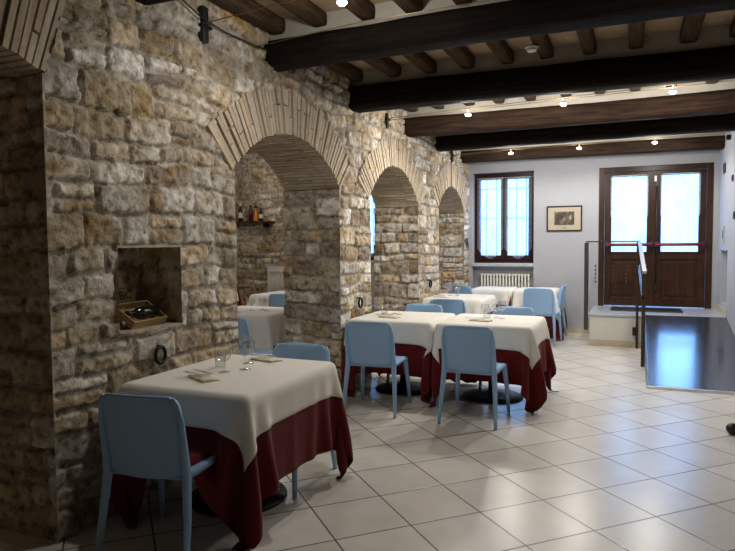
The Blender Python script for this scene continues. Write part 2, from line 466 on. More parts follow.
# brick arches
BP = [(.54, .45, .33), (.57, .48, .36), (.51, .42, .31), (.58, .50, .39), (.55, .44, .31)]
def arch_ring(i):
    yc, zc, R, ha, hs, zsp, rt = AG[i]; rng = random.Random(100+i)
    bm = bmesh.new(); cl = bm.verts.layers.float_color.new('Col')
    def blk(a0, a1, r0, r1, x0, x1, col, j=0):
        vs = []
        for x in (x0, x1):
            for a, r in ((a0, r0), (a1, r0), (a1, r1), (a0, r1)):
                q = rng.uniform(-j, j)
                v = bm.verts.new((x+(q if x == x1 else 0), yc+math.sin(a)*(r+q), zc+math.cos(a)*(r+q))); v[cl] = (*col, 1); vs.append(v)
        for f in ((0, 1, 2, 3), (7, 6, 5, 4), (0, 4, 5, 1), (1, 5, 6, 2), (2, 6, 7, 3), (3, 7, 4, 0)):
            bm.faces.new([vs[k] for k in f])
    n = int(round(2*ha*R/.042)); da = 2*ha/n
    mort = (.42, .37, .30)
    m = 24
    for k in range(m):
        blk(-ha+2*ha*k/m, -ha+2*ha*(k+1)/m, R+.012, R+rt-.005, WB+.01, W+.006, mort)
    for k in range(n):
        a0 = -ha+k*da; gi = .0055/R; g = gi
        def c():
            q = rng.uniform(.80, 1.02); return tuple(v*q for v in rng.choice(BP))
        fr = W+.022+rng.uniform(-.006, .012)
        if rng.random() < .45:
            sp = R+rt*rng.choice((.38, .62)); blk(a0+g, a0+da-g, R, sp-.006, W-.12, fr, c(), .003); blk(a0+g, a0+da-g, sp+.006, R+rt+rng.uniform(-.02, .012), W-.12, fr+rng.uniform(-.006, .006), c(), .003)
        else:
            blk(a0+g, a0+da-g, R+rng.uniform(0, .006), R+rt+rng.uniform(-.02, .015), W-.12, fr, c(), .003)
        x = W-.125-(0 if k % 2 else .12)
        if k % 2 == 0: blk(a0+g, a0+da-g, R+rng.uniform(0, .006), R+.1, x+.005, W-.125, c(), .003)
        while x > WB+.02:
            x2 = max(WB+.003, x-.26); blk(a0+g, a0+da-g, R+rng.uniform(0, .007), R+.1, x2, x-.006, c(), .003); x = x2
    bmesh.ops.recalc_face_normals(bm, faces=bm.faces)
    me = bpy.data.meshes.new('brick_arch'); bm.to_mesh(me); bm.free()
    struct(link('trim_%d' % (i+1), me, M['brick']), 'tan thin-brick arch ring set in the stone wall')
for i in range(4): arch_ring(i)

# ------------------------------------------------------------------ shell
XR = 1.12; XR2 = 3.6; YB = 10.7; YF = -1.8; XL = -7.8; PY = 6.6
struct(MB().add([(XL-.3, YF-.3, 0), (XR2+.3, YF-.3, 0), (XR2+.3, YB+.35, 0), (XL-.3, YB+.35, 0)], [(0, 1, 2, 3)]).build('floor', M['floor']))
mb = MB(); mb.box(XL-.2, XR2+.2, YF-.2, YB+.4, ZC, ZC+.1); struct(mb.build('ceiling', M['pianelle']), 'ceiling of terracotta tiles between wooden joists')
# back wall
DX0, DX1, DZ0, DZ1 = -.56, 1.04, .46, 2.645
WX0, WX1, WZ = -2.60, -1.57, 2.66
mb = MB()
mb.box(-2.9, WX0, YB, YB+.35, 0, ZC)
mb.box(WX0, WX1, YB, YB+.35, WZ, ZC)
mb.box(WX0, WX1, YB+.16, YB+.35, 0, 1.13)
mb.box(WX1, DX0, YB, YB+.35, 0, ZC)
mb.box(DX0, DX1, YB, YB+.35, DZ1, ZC); mb.box(DX0, DX1, YB, YB+.35, 0, DZ0)
mb.box(DX1, XR+.4, YB, YB+.35, 0, ZC)
struct(mb.build('wall_back', M['plaster']), 'pale grey white plastered back wall')
struct(bx('baseboard_back', WX1, -.62, YB-.015, YB, 0, .09, M['beige_stone']))
# right wall (partition along the ramp, with a shallow recess) then wider room
mb = MB()
mb.box(XR, XR+.35, 10.35, YB, 0, ZC); mb.box(XR, XR+.35, 9.66, 10.35, 1.36, ZC); mb.box(XR, XR+.35, 9.66, 10.35, 0, .6)
mb.box(XR+.12, XR+.35, 9.66, 10.35, .6, 1.36); mb.box(XR, XR+.35, PY, 9.66, 0, ZC)
struct(mb.build('wall_right', M['plaster']), 'white plastered wall beside the ramp')
struct(bx('baseboard_right', XR-.012, XR, 9.6, YB, .46, .54, M['beige_stone']))
M['dim_plaster'] = simple('darkened ochre brown plaster', (.26, .22, .17), .9, var=.08, scale=6)  # finish for unseen walls, made dark to cut their bounced light
mb = MB(); mb.box(XL-.2, XR2+.2, YF-.2, YF, 0, ZC)
struct(mb.build('wall_front', M['dim_plaster']))
mb = MB(); mb.box(XR+.35, XR2, PY, PY+.2, 0, ZC); mb.box(XR2, XR2+.2, YF-.2, PY+.2, 0, ZC)
struct(mb.build('wall_side_room', M['dim_plaster']))
# back room: stone walls
mb = MB(); B2X0, B2X1, B2Z0 = -4.76, -3.72, 1.17
mb.box(XL-.2, B2X0, YB, YB+.35, 0, ZC); mb.box(B2X0, B2X1, YB, YB+.35, 2.68, ZC); mb.box(B2X0, B2X1, YB, YB+.35, 0, B2Z0); mb.box(B2X1, -2.9, YB, YB+.35, 0, ZC)
mb.box(XL-.2, XL, YF-.2, YB+.2, 0, ZC)
wb = struct(mb.build('wall_far_room', M['cream_plaster']), 'stone wall of the far dining room')
panel('stone_face', segs([-5.4, B2X0-.1], .03), segs([0, ZC], .03), (0, YB-.01, 0), (1, 0, 0), (0, -1, 0), 60, None, None, wb, uoff=20)
SWY = 10.35
panel('stone_face', segs([XL, -5.36], .02), segs([0, ZC], .02), (0, SWY, 0), (1, 0, 0), (0, -1, 0), 61, None, None, wb, uoff=20)
panel('stone_face', segs([SWY-.02, YB], .02), segs([0, ZC], .02), (-5.37, 0, 0), (0, 1, 0), (1, 0, 0), 62, None, None, wb)
panel('stone_face', segs([YF, YB], .05), segs([0, ZC], .05), (XL, 0, 0), (0, 1, 0), (1, 0, 0), 63, None, None, wb)

# ------------------------------------------------------------------ beams and joists
def beam_mesh(name, L, w, h, seed, bow=.012, axis='x', rnd=.25, step=.1):
    n = max(6, int(L/step)); m = 20; vs = []; fs = []
    for i in range(n+1):
        s = i/n*L
        oy = bow*math.sin(s*1.1+seed); oz = bow*math.sin(s*.8+seed*2)
        for k in range(m):
            a = 2*PI*(k+.5)/m; ca, sa = math.cos(a), math.sin(a)
            p = 1/rnd*1.6
            e = (abs(ca)**p+abs(sa)**p)**(-1/p)
            nz = float(vn(s*2.2, a*2.2, seed)+.5*vn(s*6, a*5, seed+3))
            y = ca*e*w/2*(1+.07*nz)+oy; z = sa*e*h/2*(1+.10*nz)+oz
            vs.append((s, y, z) if axis == 'x' else (y, s, z))
    for i in range(n):
        for k in range(m): fs.append((i*m+k, i*m+(k+1) % m, (i+1)*m+(k+1) % m, (i+1)*m+k))
    fs += [tuple(range(m)), tuple(n*m+k for k in range(m))]
    me = bpy.data.meshes.new(name); me.from_pydata(vs, [], fs); me.update()
    for p in me.polygons: p.use_smooth = len(p.vertices) == 4
    bm = bmesh.new(); bm.from_mesh(me); bmesh.ops.recalc_face_normals(bm, faces=bm.faces); bm.to_mesh(me); bm.free()
    return me
# y0, depth, z bottom, z top, roundness
BEAMS = [(-1.7, .25, 2.86, 3.08, .25), (-.3, .25, 2.86, 3.08, .25), (1.2, .25, 2.86, 3.08, .25), (2.75, .25, 2.9, 3.08, .25),
         (4.26, .27, 2.885, 3.085, .3), (5.83, .26, 2.825, 3.06, .22), (7.46, .25, 2.825, 3.05, .38), (8.78, .26, 2.82, 3.02, .22), (10.16, .24, 2.79, 2.97, .3)]
BL = {3: 'dark ceiling beam crossing overhead just before the nearest lamp cable', 4: 'nearest heavy dark ceiling beam, its end on the stone wall above the first arch',
      5: 'black squared ceiling beam, second from the camera, above the gap between first two arches', 6: 'rounded brown-lit ceiling beam just behind the nearer row of three lamps',
      7: 'flat black ceiling beam just in front of the farther row of lamps', 8: 'brown-lit ceiling beam closest to the back wall above window and door'}
for i, (y0, d, zb, zt, rn) in enumerate(BEAMS):
    x1 = XR2 if y0 < PY-.3 else XR
    me = beam_mesh('ceiling_beam', x1-W+.1, d, zt-zb, 5+i, .010, rnd=rn)
    o = link('ceiling_beam', me, M['beam_lit' if i in (6, 8) else 'beam'])
    o.location = (W-.02, y0+d/2, (zt+zb)/2)
    tag(o, BL.get(i, 'dark ceiling beam overhead behind the viewpoint'), 'beam', 'main ceiling beams')
    struct(bx('trim_%d' % (i+5), W, x1, y0+.05, y0+d-.03, zt-.03, ZC, M['cream_plaster']), 'cream plaster infill between joist ends above a beam')
struct(bx('trim_20', W, XR, YB-.03, YB, 2.9, ZC, M['plaster']))
rj = random.Random(4)
jm = [beam_mesh('joist', 1.62, .115, .105, 40+k, .006, 'y', .24) for k in range(4)]
jm2 = [beam_mesh('joist', 1.62, .135, .12, 50+k, .008, 'y', .34) for k in range(2)]
for me in jm+jm2: me.materials.append(M['joist'])
BAYN = ['behind the viewpoint', 'above the viewpoint', 'nearest bay overhead', 'bay in front of the nearest lamp', 'bay between the nearest two big beams',
        'bay above the nearer row of three lamps', 'bay between the third and fourth beams', 'bay next to the back wall']
for b in range(1, len(BEAMS)):
    ya = BEAMS[b-1][0]+.16; yb = BEAMS[b][0]+.06
    x = W+.10 if b != 5 else W+.09; k = 0
    while x < (XR2 if ya < PY-.5 else XR)-.1:
        if not (b < 4 and x > 2.2):
            me = jm[rj.randrange(4)] if rj.random() < .75 else jm2[rj.randrange(2)]
            o = link('ceiling_joist', me); o.location = (x+rj.uniform(-.015, .015), ya, 3.165); o.scale = (1, (yb-ya)/1.62, 1)
            tag(o, 'small rough wooden joist between two big beams, %s' % BAYN[b-1], 'joist', 'joists, '+BAYN[b-1])
        x += .365+rj.uniform(-.02, .02)
# smoke detector on the joist
t = empty('smoke_detector', (-.82, 5.42, 3.105))
MB().lathe([(0, 0), (.055, 0), (.055, -.014), (.045, -.02)][::-1], 24).build('base', M['white'], t)
MB().lathe([(.0, -.042), (.03, -.042), (.042, -.034), (.042, -.018), (.0, -.018)], 24).build('sensor_cap', M['white'], t)
tag(t, 'round white smoke detector fixed under a ceiling joist', 'smoke detector')

# ------------------------------------------------------------------ cable lighting
SLOPE = {'nearest the camera': (.06, .01), 'between second and third beams': (.03, .022), 'nearest the back wall': (.038, .012)}
def cable_row(y, z, x1, xs, nm, brk):
    o0, k0 = SLOPE[nm]; zz = z; zf = lambda x: z+o0*min(1, (x-W)/.9)+k0*max(0, x+1.7)
    for dy, what in ((-.05, 'front'), (.05 if y > 4 else .62, 'rear')):
        z2 = zz+(.045 if dy > .3 else 0)
        mb = MB(); mb.tube([(W+.05, y+dy, z2)]+[(x, y+dy, zf(x)+z2-z) for x in (W+.9, -.7, .3, x1)], .0038, 6)
        tag(mb.build('lamp_cable', M['cable']), 'thin taut copper cable, %s one of the pair, %s' % (what, nm), 'cable', 'bare lamp cables')
    t = empty('cable_anchor', (W+.05, y, zz))
    MB().box(-.02, .01, -.055, .055, -.01, .01, .004).build('crossbar', M['iron'], t)
    MB().box(-.05, .0, -.03, .03, -.10, .13 if y < 4 else .07, .006).build('mounting_block', M['black'], t)
    tag(t, brk, 'cable anchor', 'black cable anchors on the stone wall')
    for i, x in enumerate(xs):
        t = empty('cable_lamp', (x, y, zf(x)-.006))
        MB().box(-.006, .006, -.058, .058, -.005, .006, .002).build('crossbar', M['steel'], t)
        MB().tube([(0, 0, 0), (0, 0, -.022)], .004, 8).build('stem', M['steel'], t)
        MB().lathe([(.008, -.018), (.02, -.024), (.030, -.042), (.031, -.046), (.027, -.046), (.012, -.028)], 20).build('reflector', M['steel'], t)
        MB().lathe([(.001, -.070), (.020, -.066), (.030, -.055), (.026, -.042), (.001, -.032)], 16).build('bulb', M['bulb'], t)
        tag(t, BLAMP[nm][i], 'lamp', 'lit halogen lamps on cables')
        L = bpy.data.lights.new('lamp_light', 'SPOT'); L.spot_size = math.radians(172); L.spot_blend = .4; L.energy = LE[nm]*(.35 if (y < 4 and i) else 1); L.color = (1, .945, .87); L.shadow_soft_size = .06
        lo = bpy.data.objects.new('lamp_light', L); COL.objects.link(lo); lo.parent = t; lo.location = (0, 0, -.11)
        P2 = bpy.data.lights.new('lamp_glow', 'POINT'); P2.energy = L.energy*.42; P2.color = L.color; P2.shadow_soft_size = .06
        lp = bpy.data.objects.new('lamp_glow', P2); COL.objects.link(lp); lp.parent = t; lp.location = (0, 0, -.11); L.energy *= .66
LE = {'nearest the camera': 23, 'between second and third beams': 42, 'nearest the back wall': 30, 'behind the viewpoint': 10}
BLAMP = {'nearest the camera': ['lit halogen lamp on the nearest cable, at the top edge of the photo', 'lit lamp on the nearest cable beyond the frame', 'lit lamp on the nearest cable farthest right'],
         'between second and third beams': ['left lamp of the nearer row of three lit ceiling lamps', 'middle lamp of the nearer row of three lit ceiling lamps', 'right lamp of the nearer row of three lit ceiling lamps'],
         'nearest the back wall': ['left lamp of the farther row, closest to the window', 'middle lamp of the farther row of small lit lamps', 'right lamp of the farther row, in front of the door'],
         'behind the viewpoint': ['lit lamp on the cable behind the viewpoint', 'second lit lamp on the cable behind the viewpoint']}
cable_row(3.49, 2.93, XR2, [-1.64, .6], 'nearest the camera', 'black cable anchor high on the stone wall left of the first arch')
cable_row(6.8, 2.90, XR2 if False else XR+.0, [-1.70, -.71, .30], 'between second and third beams', 'black cable anchor on stone wall above the second arch')
cable_row(9.58, 2.83, XR, [-1.745, -.775, .21], 'nearest the back wall', 'black cable anchor on stone wall above the third arch')
for (x, y, nm) in ((-5.2, 6.6, 'between the near far-room tables'), (-5.6, 9.0, 'towards the far room back wall'), (-5.0, 3.2, 'in the near end of the far room')):  # unseen lamps added to brighten the far room
    t = empty('added_lamp', (x, y, ZC)); MB().lathe([(.001, -.10), (.08, -.09), (.13, -.05), (.15, -.02), (.15, 0), (.001, 0)], 28).build('lamp_shade', M['added_lampglass'], t)
    MB().lathe([(.15, -.022), (.165, -.022), (.165, 0), (.15, 0)], 28).build('lamp_rim', M['steel'], t)
    tag(t, 'unseen opal lamp added to light the far room, '+nm, 'lamp', 'added far room lamps')
    L = bpy.data.lights.new('lamp_light', 'POINT'); L.energy = 16; L.color = (1, .945, .87); L.shadow_soft_size = .12
    lo = bpy.data.objects.new('lamp_light', L); COL.objects.link(lo); lo.parent = t; lo.location = (0, 0, -.25)
# loose feed cord along the wall top
mb = MB(); mb.tube([(W+.05, 2.9, 3.12), (W+.06, 3.2, 3.03), (W+.06, 3.42, 2.97), (W+.05, 3.7, 2.955), (W+.05, 4.1, 2.97), (W+.06, 4.27, 2.98)], .0055, 8)
tag(mb.build('feed_cord', M['cord']), 'sagging black electric cord along the stone wall top, left of the nearest beam', 'cord')
t = empty('cable_anchor', (XR-.05, 9.58, 2.83)); MB().box(-.0, .055, -.05, .05, -.02, .04, .004).build('crossbar', M['iron'], t)
tag(t, 'small cable anchor on the white right wall', 'cable anchor')

# ------------------------------------------------------------------ window
def window(name, x0, x1, z0, z1, y, grille=True, parentlabel=''):
    w = struct(empty(name, (x0, y, z0)), parentlabel); Wd = x1-x0; Hh = z1-z0
    mb = MB(); f = .055
    mb.box(0, f, -.03, .04, 0, Hh, .004); mb.box(Wd-f, Wd, -.03, .04, 0, Hh, .004); mb.box(f, Wd-f, -.03, .04, Hh-f, Hh, .004); mb.box(f, Wd-f, -.03, .04, 0, f, .004)
    mb.build('window_frame', M['frame'], w)
    c = Wd/2; s = .055
    for a, b in ((f, c), (c, Wd-f)):
        mb = MB(); mb.box(a, a+s, -.05, .01, f, Hh-f, .005); mb.box(b-s, b, -.05, .01, f, Hh-f, .005); mb.box(a+s, b-s, -.05, .01, f, f+.075, .005); mb.box(a+s, b-s, -.05, .01, Hh-f-s, Hh-f, .005)
        sa = mb.build('window_sash', M['frame'], w)
        MB().box(a+s, b-s, -.012, -.006, f+.07, Hh-f-s).build('pane', M['pane'], sa)
    MB().box(c-.012, c+.012, -.085, -.05, Hh*.42, Hh*.42+.09, .004).build('handle', M['iron'], w)
    if grille:
        mb = MB()
        for k in range(1, 6): mb.tube([(Wd*k/6, .16, .02), (Wd*k/6, .16, Hh)], .008, 6)
        for z in (.12, Hh*.5, Hh-.25): mb.tube([(0, .16, z), (Wd, .16, z)], .009, 6)
        mb.build('grille', M['iron'], w)
    return w
window('window_1', WX0, WX1, 1.13, 2.66, YB+.19, True, 'dark wooden double window in the back wall')
window('window_2', B2X0, B2X1, 1.17, 2.68, YB+.19, True, 'window of the far dining room seen through an arch')
struct(bx('trim_21', WX0-.0, WX1+.0, YB-.03, YB+.16, 1.075, 1.13, M['marble'], bev=.006), 'grey marble window sill')
struct(bx('trim_22', B2X0, B2X1, YB-.03, YB+.16, 1.115, 1.17, M['marble'], bev=.006))
def curtain(x0, x1, ztop, y, lo, label, side_cut=None, group='white lace curtains'):
    """lace hanging from ztop; lo(u) gives lower edge z; gentle pleats"""
    n = 40; m = 24; vs = []; fs = []
    for i in range(n+1):
        u = i/n
        for j in range(m+1):
            zb = lo(u); z = zb+(ztop-zb)*j/m
            xx = x0+(x1-x0)*u
            if side_cut: xx = (x0+x1)/2+(xx-(x0+x1)/2)*side_cut((ztop-z))
            vs.append((xx, y+.006*math.sin(u*PI*14)+.003*math.sin(u*31), z))
    for i in range(n):
        for j in range(m): a = i*(m+1)+j; fs.append((a, a+m+1, a+m+2, a+1))
    t = empty('lace_curtain', ((x0+x1)/2, y, ztop))
    me = bpy.data.meshes.new('lace'); me.from_pydata([(v[0]-(x0+x1)/2, v[1]-y, v[2]-ztop) for v in vs], [], fs); me.update()
    link('lace', me, M['lace'], t, True)
    MB().tube([(-(x1-x0)/2-.01, 0, .005), ((x1-x0)/2+.01, 0, .005)], .005, 8).build('curtain_rod', M['white_paint'], t)
    tag(t, label, 'curtain', group); return t
wc = (WX0+WX1)/2
vlo = lambda u: 1.20+.17*abs(2*u-1)**1.6
curtain(WX0+.06, wc-.012, 2.57, YB+.125, vlo, 'left lace curtain with pointed hem in the back wall window')
curtain(wc+.012, WX1-.05, 2.57, YB+.125, vlo, 'right lace curtain with pointed hem in the back wall window')
wc2 = (B2X0+B2X1)/2
curtain(B2X0+.075, wc2-.02, 2.60, YB+.125, vlo, 'left lace curtain of the far dining room window')
curtain(wc2+.02, B2X1-.075, 2.60, YB+.125, vlo, 'right lace curtain of far-room window, a sliver through second arch')

# radiators
def radiator(x0, x1, y, z0, z1, label):
    t = empty('radiator', ((x0+x1)/2, y, z0)); n = int((x1-x0)/.052); h = z1-z0
    for k in range(n):
        x = -(x1-x0)/2+(k+.5)*(x1-x0)/n
        mb = MB()
        for yy in (-.045, 0, .045): mb.tube([(x, yy, .03), (x, yy, h-.03)], .0125, 8)
        mb.box(x-.021, x+.021, -.06, .06, h-.045, h, .01); mb.box(x-.021, x+.021, -.06, .06, .0, .045, .01)
        mb.build('column', M['white_paint'], t)
    MB().tube([(-(x1-x0)/2-.03, 0, .04), (-(x1-x0)/2-.03, 0, -z0+.01)], .01, 8).build('pipe', M['white_paint'], t)
    return tag(t, label, 'radiator')
radiator(-2.47, -1.63, YB+.075, .32, .95, 'cream column radiator under the sill of the back wall window')
radiator(-6.36, -5.75, SWY-.15, .35, .99, 'white column radiator glimpsed through first arch beside far stone corner')
bx('radiator_surround', -6.45, -5.6, SWY-.075, SWY-.045, .2, 1.06, M['white'], wb)

# ------------------------------------------------------------------ entrance door
dr = struct(empty('door_1', (DX0, YB+.02, DZ0)), 'brown wooden double entrance door with glazed upper panels'); DW = DX1-DX0; DH = DZ1-DZ0
mb = MB(); f = .085
mb.box(0, f, -.03, .1, 0, DH, .006); mb.box(DW-f, DW, -.03, .1, 0, DH, .006); mb.box(f, DW-f, -.03, .1, DH-f, DH, .006)
mb.build('door_frame', M['door'], dr)
c = DW/2
GX = []
for k, (a, b) in enumerate(((f+.003, c-.002), (c+.002, DW-f-.003))):
    s = .10; mb = MB(); gz0, gz1 = .86, DH-f-.07
    mb.box(a, a+s, .0, .055, .01, DH-f-.003, .005); mb.box(b-s, b, .0, .055, .01, DH-f-.003, .005)
    mb.box(a+s, b-s, 0, .055, .01, .14, .005); mb.box(a+s, b-s, 0, .055, gz0-.12, gz0, .005); mb.box(a+s, b-s, 0, .055, gz1, DH-f-.003, .005)
    lf = mb.build('door_leaf', M['door'], dr)
    mb = MB(); mb.box(a+s, b-s, .018, .04, .14, gz0-.12); mb.box(a+s+.04, b-s-.04, .008, .03, .18, gz0-.16, .008); mb.build('lower_panel', M['door'], lf)
    MB().box(a+s, b-s, .024, .03, gz0, gz1).build('pane', M['pane'], lf)
    mb = MB(); zb = 1.02-.05; mb.tube([(a+.02, -.085, zb), (b-.02, -.085, zb)], .024, 10)
    bar = mb.build('panic_bar', M['red'], lf)
    mb = MB(); mb.box(a+.005, a+.055, -.10, .0, zb-.04, zb+.04, .008); mb.box(b-.055, b-.005, -.10, .0, zb-.04, zb+.04, .008); mb.build('bar_bracket', M['black'], bar)
    GX.append((DX0+a+s, DX0+b-s))
mb = MB(); mb.box(c-.022, c+.022, -.015, .0, .01, DH-f-.01, .004); mb.build('astragal', M['door'], dr)
mb = MB(); mb.tube([(c+.035, -.03, .25), (c+.035, -.03, DH-.14)], .009, 8)
for z in (.3, .97, 1.9): mb.box(c+.018, c+.052, -.045, 0, z-.04, z+.04, .005)
mb.build('vertical_bolt', M['black'], dr)
MB().box(c-.0, c+.035, -.05, -.012, DH-.25, DH-.16, .008).build('bolt_keeper', M['white'], dr)
cut = lambda d: 1.14 if d < .62 else (1.14-.14*min(1, (d-.62)/.06))
for (a, b), nm in zip(GX, ('left', 'right')):
    curtain(a+.015, b-.015, DZ0+gz1+.01, YB-.012, lambda u, z=DZ0+gz0+.02: z, '%s lace panel stretched over the entrance door glass' % nm, cut)

# ------------------------------------------------------------------ platform, ramp, railing
PL0, PL1, PY0, PH = -.605, .075, 9.51, .46
mb = MB(); mb.box(PL0, PL1, PY0, YB, 0, PH-.035); mb.box(PL1, XR, 9.62, YB, 0, PH-.035)
M['landing'] = simple('cream painted riser', (.66, .64, .58), .7, var=.03)
pl = tag(mb.build('entrance_landing', M['landing']), 'raised white entrance landing with marble top in front of the door', 'landing', None, 'structure')
pl.name = 'trim_23'; del pl['category']
mb = MB(); mb.box(PL0-.02, PL1+.01, PY0-.025, YB, PH-.035, PH, .006); mb.box(PL1+.01, XR, 9.6, YB, PH-.035, PH, .004); mb.build('slab', M['marble'], pl)
mb = MB(); mb.box(PL0-.012, PL1+.012, PY0-.012, PY0, 0, .085); mb.box(PL0-.012, PL0, PY0, YB, 0, .085); mb.build('skirting', M['beige_stone'], pl)
# door mat
tag(bx('door_mat', -.35, .62, 9.95, 10.5, PH, PH+.012, M['black'], bev=.004), 'dark flat mat on the landing in front of the entrance door', 'mat')
RX0, RX1, RY0, RY1 = .122, XR-.005, 6.95, 9.62
t = empty('access_ramp', (RX0, RY0, 0))
mb = MB(); Lr = RY1-RY0; wR = RX1-RX0
mb.add([(0, 0, 0), (wR, 0, 0), (wR, Lr, 0), (0, Lr, 0), (0, 0, .018), (wR, 0, .018), (wR, Lr, PH), (0, Lr, PH)], [(0, 3, 2, 1), (4, 5, 6, 7), (0, 1, 5, 4), (1, 2, 6, 5), (2, 3, 7, 6), (3, 0, 4, 7)])
mb.build('ramp_body', M['rubber'], t)
MB().box(-.012, wR, -.03, .012, 0, .024, .004).build('edge_strip', M['steel'], t)
mb = MB(); mb.add([(-.012, 0, 0), (-.012, Lr, 0), (-.012, Lr, PH+.008), (-.012, 0, .026), (.004, 0, 0), (.004, Lr, 0), (.004, Lr, PH+.008), (.004, 0, .026)], [(0, 1, 2, 3), (7, 6, 5, 4), (3, 2, 6, 7), (0, 3, 7, 4)])
mb.build('side_strip', M['steel_dark'], t)
tag(t, 'glossy black ribbed rubber ramp rising to the entrance landing', 'ramp')
# railing
t = empty('glass_railing', (PL0, PY0, 0))
t.location = (0, 0, 0)
mb = MB(); mb.box(-.685, -.63, 9.50, 9.58, .22, 1.47, .004); mb.build('post', M['steel_dark'], t)
mb = MB(); mb.box(.0, .035, 9.44, 9.48, 0, 1.49, .004); mb.build('post', M['rail_brown'], t)
MB().box(-.04, .0, 9.42, 9.50, .18, .29, .006).build('mounting_block', M['black'], t)
MB().box(-.66, .03, 9.43, 9.47, 1.475, 1.492, .003).build('top_rail', M['rail_brown'], t)
gp = MB().box(-.625, .0, 9.452, 9.462, .48, 1.475).build('glass_panel', M['pane'], t)
for x in (-.53, -.30, -.13):
    mb = MB()
    for k in range(5): mb.lathe([(0, 0), (.012, 0), (.012, .003), (0, .003)], 10, (0, 0, 0), Matrix.Translation((x, 9.450, .92+k*.055)) @ Matrix.Rotation(PI/2, 4, 'X') @ Matrix.Diagonal((.8, 1.7, 1, 1)))
    mb.build('etched_motif', M['steel_dark'], gp)
tag(t, 'glass railing panel between steel posts on the landing edge', 'railing')
t = empty('ramp_handrail', (0, 0, 0))
sl = (1.15-1.48)/(8.05-9.46)
mb = MB(); mb.box(.062, .104, 8.08, 8.12, 0, 1.16, .004); mb.build('post', M['rail_brown'], t)
def slant(z0, ya, yb, nm, mt, w=.045):
    mb = MB(); v = []
    for y in (ya, yb):
        z = z0+(y-9.46)*sl
        q = .012+.05*(9.5-y)/1.45; v += [(q, y, z), (q+w, y, z), (q+w, y, z+.03), (q, y, z+.03)]
    mb.add(v, [(0, 1, 2, 3), (7, 6, 5, 4), (0, 4, 5, 1), (1, 5, 6, 2), (2, 6, 7, 3), (3, 7, 4, 0)]); return mb.build(nm, M[mt], t)
M['steel_mid'] = simple('satin steel', (.34, .35, .36), .5, .7, var=.05)
slant(1.465, 7.95, 9.5, 'handrail', 'steel_mid'); slant(1.13, 8.08, 9.47, 'middle_rail', 'steel_dark', .03)
tag(t, 'sloping steel handrail with brown post along the ramp edge', 'handrail')

# ------------------------------------------------------------------ wall pieces
t = empty('framed_picture', (-1.085, YB-.001, 1.86))
pw, ph = .275, .205
mb = MB(); mb.box(-pw, -pw+.02, -.022, 0, -ph, ph, .003); mb.box(pw-.02, pw, -.022, 0, -ph, ph, .003); mb.box(-pw+.02, pw-.02, -.022, 0, ph-.02, ph, .003); mb.box(-pw+.02, pw-.02, -.022, 0, -ph, -ph+.02, .003)
mb.build('picture_frame', M['frame'], t)
M['mat_board'] = simple('beige mat board', (.44, .38, .29), .8, var=.03)
MB().box(-pw+.015, pw-.015, -.010, -.002, -ph+.015, ph-.015).build('mat_board', M['mat_board'], t)
MB().box(-.155, .155, -.013, -.009, -.105, .11).build('photograph', M['photo'], t)
MB().box(-.03, .03, -.0135, -.0125, -.155, -.148).build('caption', M['ink'], t)
tag(t, 'small dark-framed old group photograph with beige mat on the back wall', 'picture')

def ring(y, z, label):
    t = empty('iron_ring', (W+.045, y, z))
    MB().torus((.008, 0, 0), .042, .011, 'x', 28, 10, 1.15).build('ring', M['iron'], t)
    MB().tube([(-.03, 0, .05), (.012, 0, .05)], .009, 8).build('staple', M['iron'], t)
    tag(t, label, 'ring', 'iron rings on the stone wall')
ring(2.975, .835, 'black iron ring on stone wall just above the nearest table')
ring(5.97, .875, 'black iron ring on the stone pier between the first and second arches')
ring(8.39, .92, 'small black iron ring on pier between the second and third arches')
t = empty('wall_plate', (W+.035, 10.5, 1.48)); MB().box(0, .015, -.05, .05, -.08, .08, .004).build('plate', M['steel_dark'], t)
MB().box(.015, .022, -.02, .02, -.03, .03, .003).build('rocker', M['black'], t)
tag(t, 'small grey switch plate on stone wall beside the back window', 'switch')
# right wall pieces
def plate(y, z, w, h, m, label, cat, name='wall_switch'):
    t = empty(name, (XR, y, z)); MB().box(-.016, 0, -w, w, -h, h, .004).build('plate', M[m], t)
    MB().box(-.022, -.015, -w*.5, w*.5, -h*.5, h*.5, .003).build('rocker' if 'switch' in name else 'face', M['steel_dark'], t); tag(t, label, cat)
plate(10.1, 2.49, .09, .07, 'black', 'small dark square sign high on right wall near the door', 'sign', 'wall_sign')
plate(9.27, 2.28, .05, .04, 'black', 'upper small dark fitting at the right wall edge of the photo', 'switch')
plate(9.06, 1.8, .05, .05, 'black', 'lower small dark fitting at the right wall edge of the photo', 'switch')
plate(10.08, 1.57, .06, .12, 'mat_board', 'narrow upright framed notice on right wall above the recess', 'notice', 'wall_notice')
t = empty('recess_handle', (XR+.10, 9.75, .92)); MB().tube([(0, 0, -.15), (-.03, 0, -.12), (-.03, 0, .12), (0, 0, .15)], .014, 8).build('grip', M['iron'], t)
tag(t, 'dark upright handle in the shallow recess of the right wall', 'handle')
struct(bx('trim_24', XR-.012, XR+.12, 9.64, 10.37, 1.345, 1.365, M['marble']))

# floor stand with ball foot (only a foot reaches into view)
t = empty('floor_stand', (1.065, 5.21, 0))
MB().tube([(0, 0, .12), (0, 0, 1.6)], .016, 12).build('pole', M['black'], t)
for k in range(3):
    a = math.radians(142+120*k); d = Vector((math.cos(a), math.sin(a), 0)); e = d*.47+Vector((0, 0, .045))
    g = MB().tube([(0, 0, .22), d*.15+Vector((0, 0, .17)), d*.33+Vector((0, 0, .09)), e], .014, 8).build('leg', M['black'], t)
    MB().lathe([(.001, -.045), (.025, -.038), (.042, -.015), (.045, 0), (.042, .015), (.025, .038), (.001, .045)], 20, tuple(e)).build('ball_foot', M['black'], g)
tag(t, 'black stand whose round foot pokes in at the right edge of the floor', 'stand')

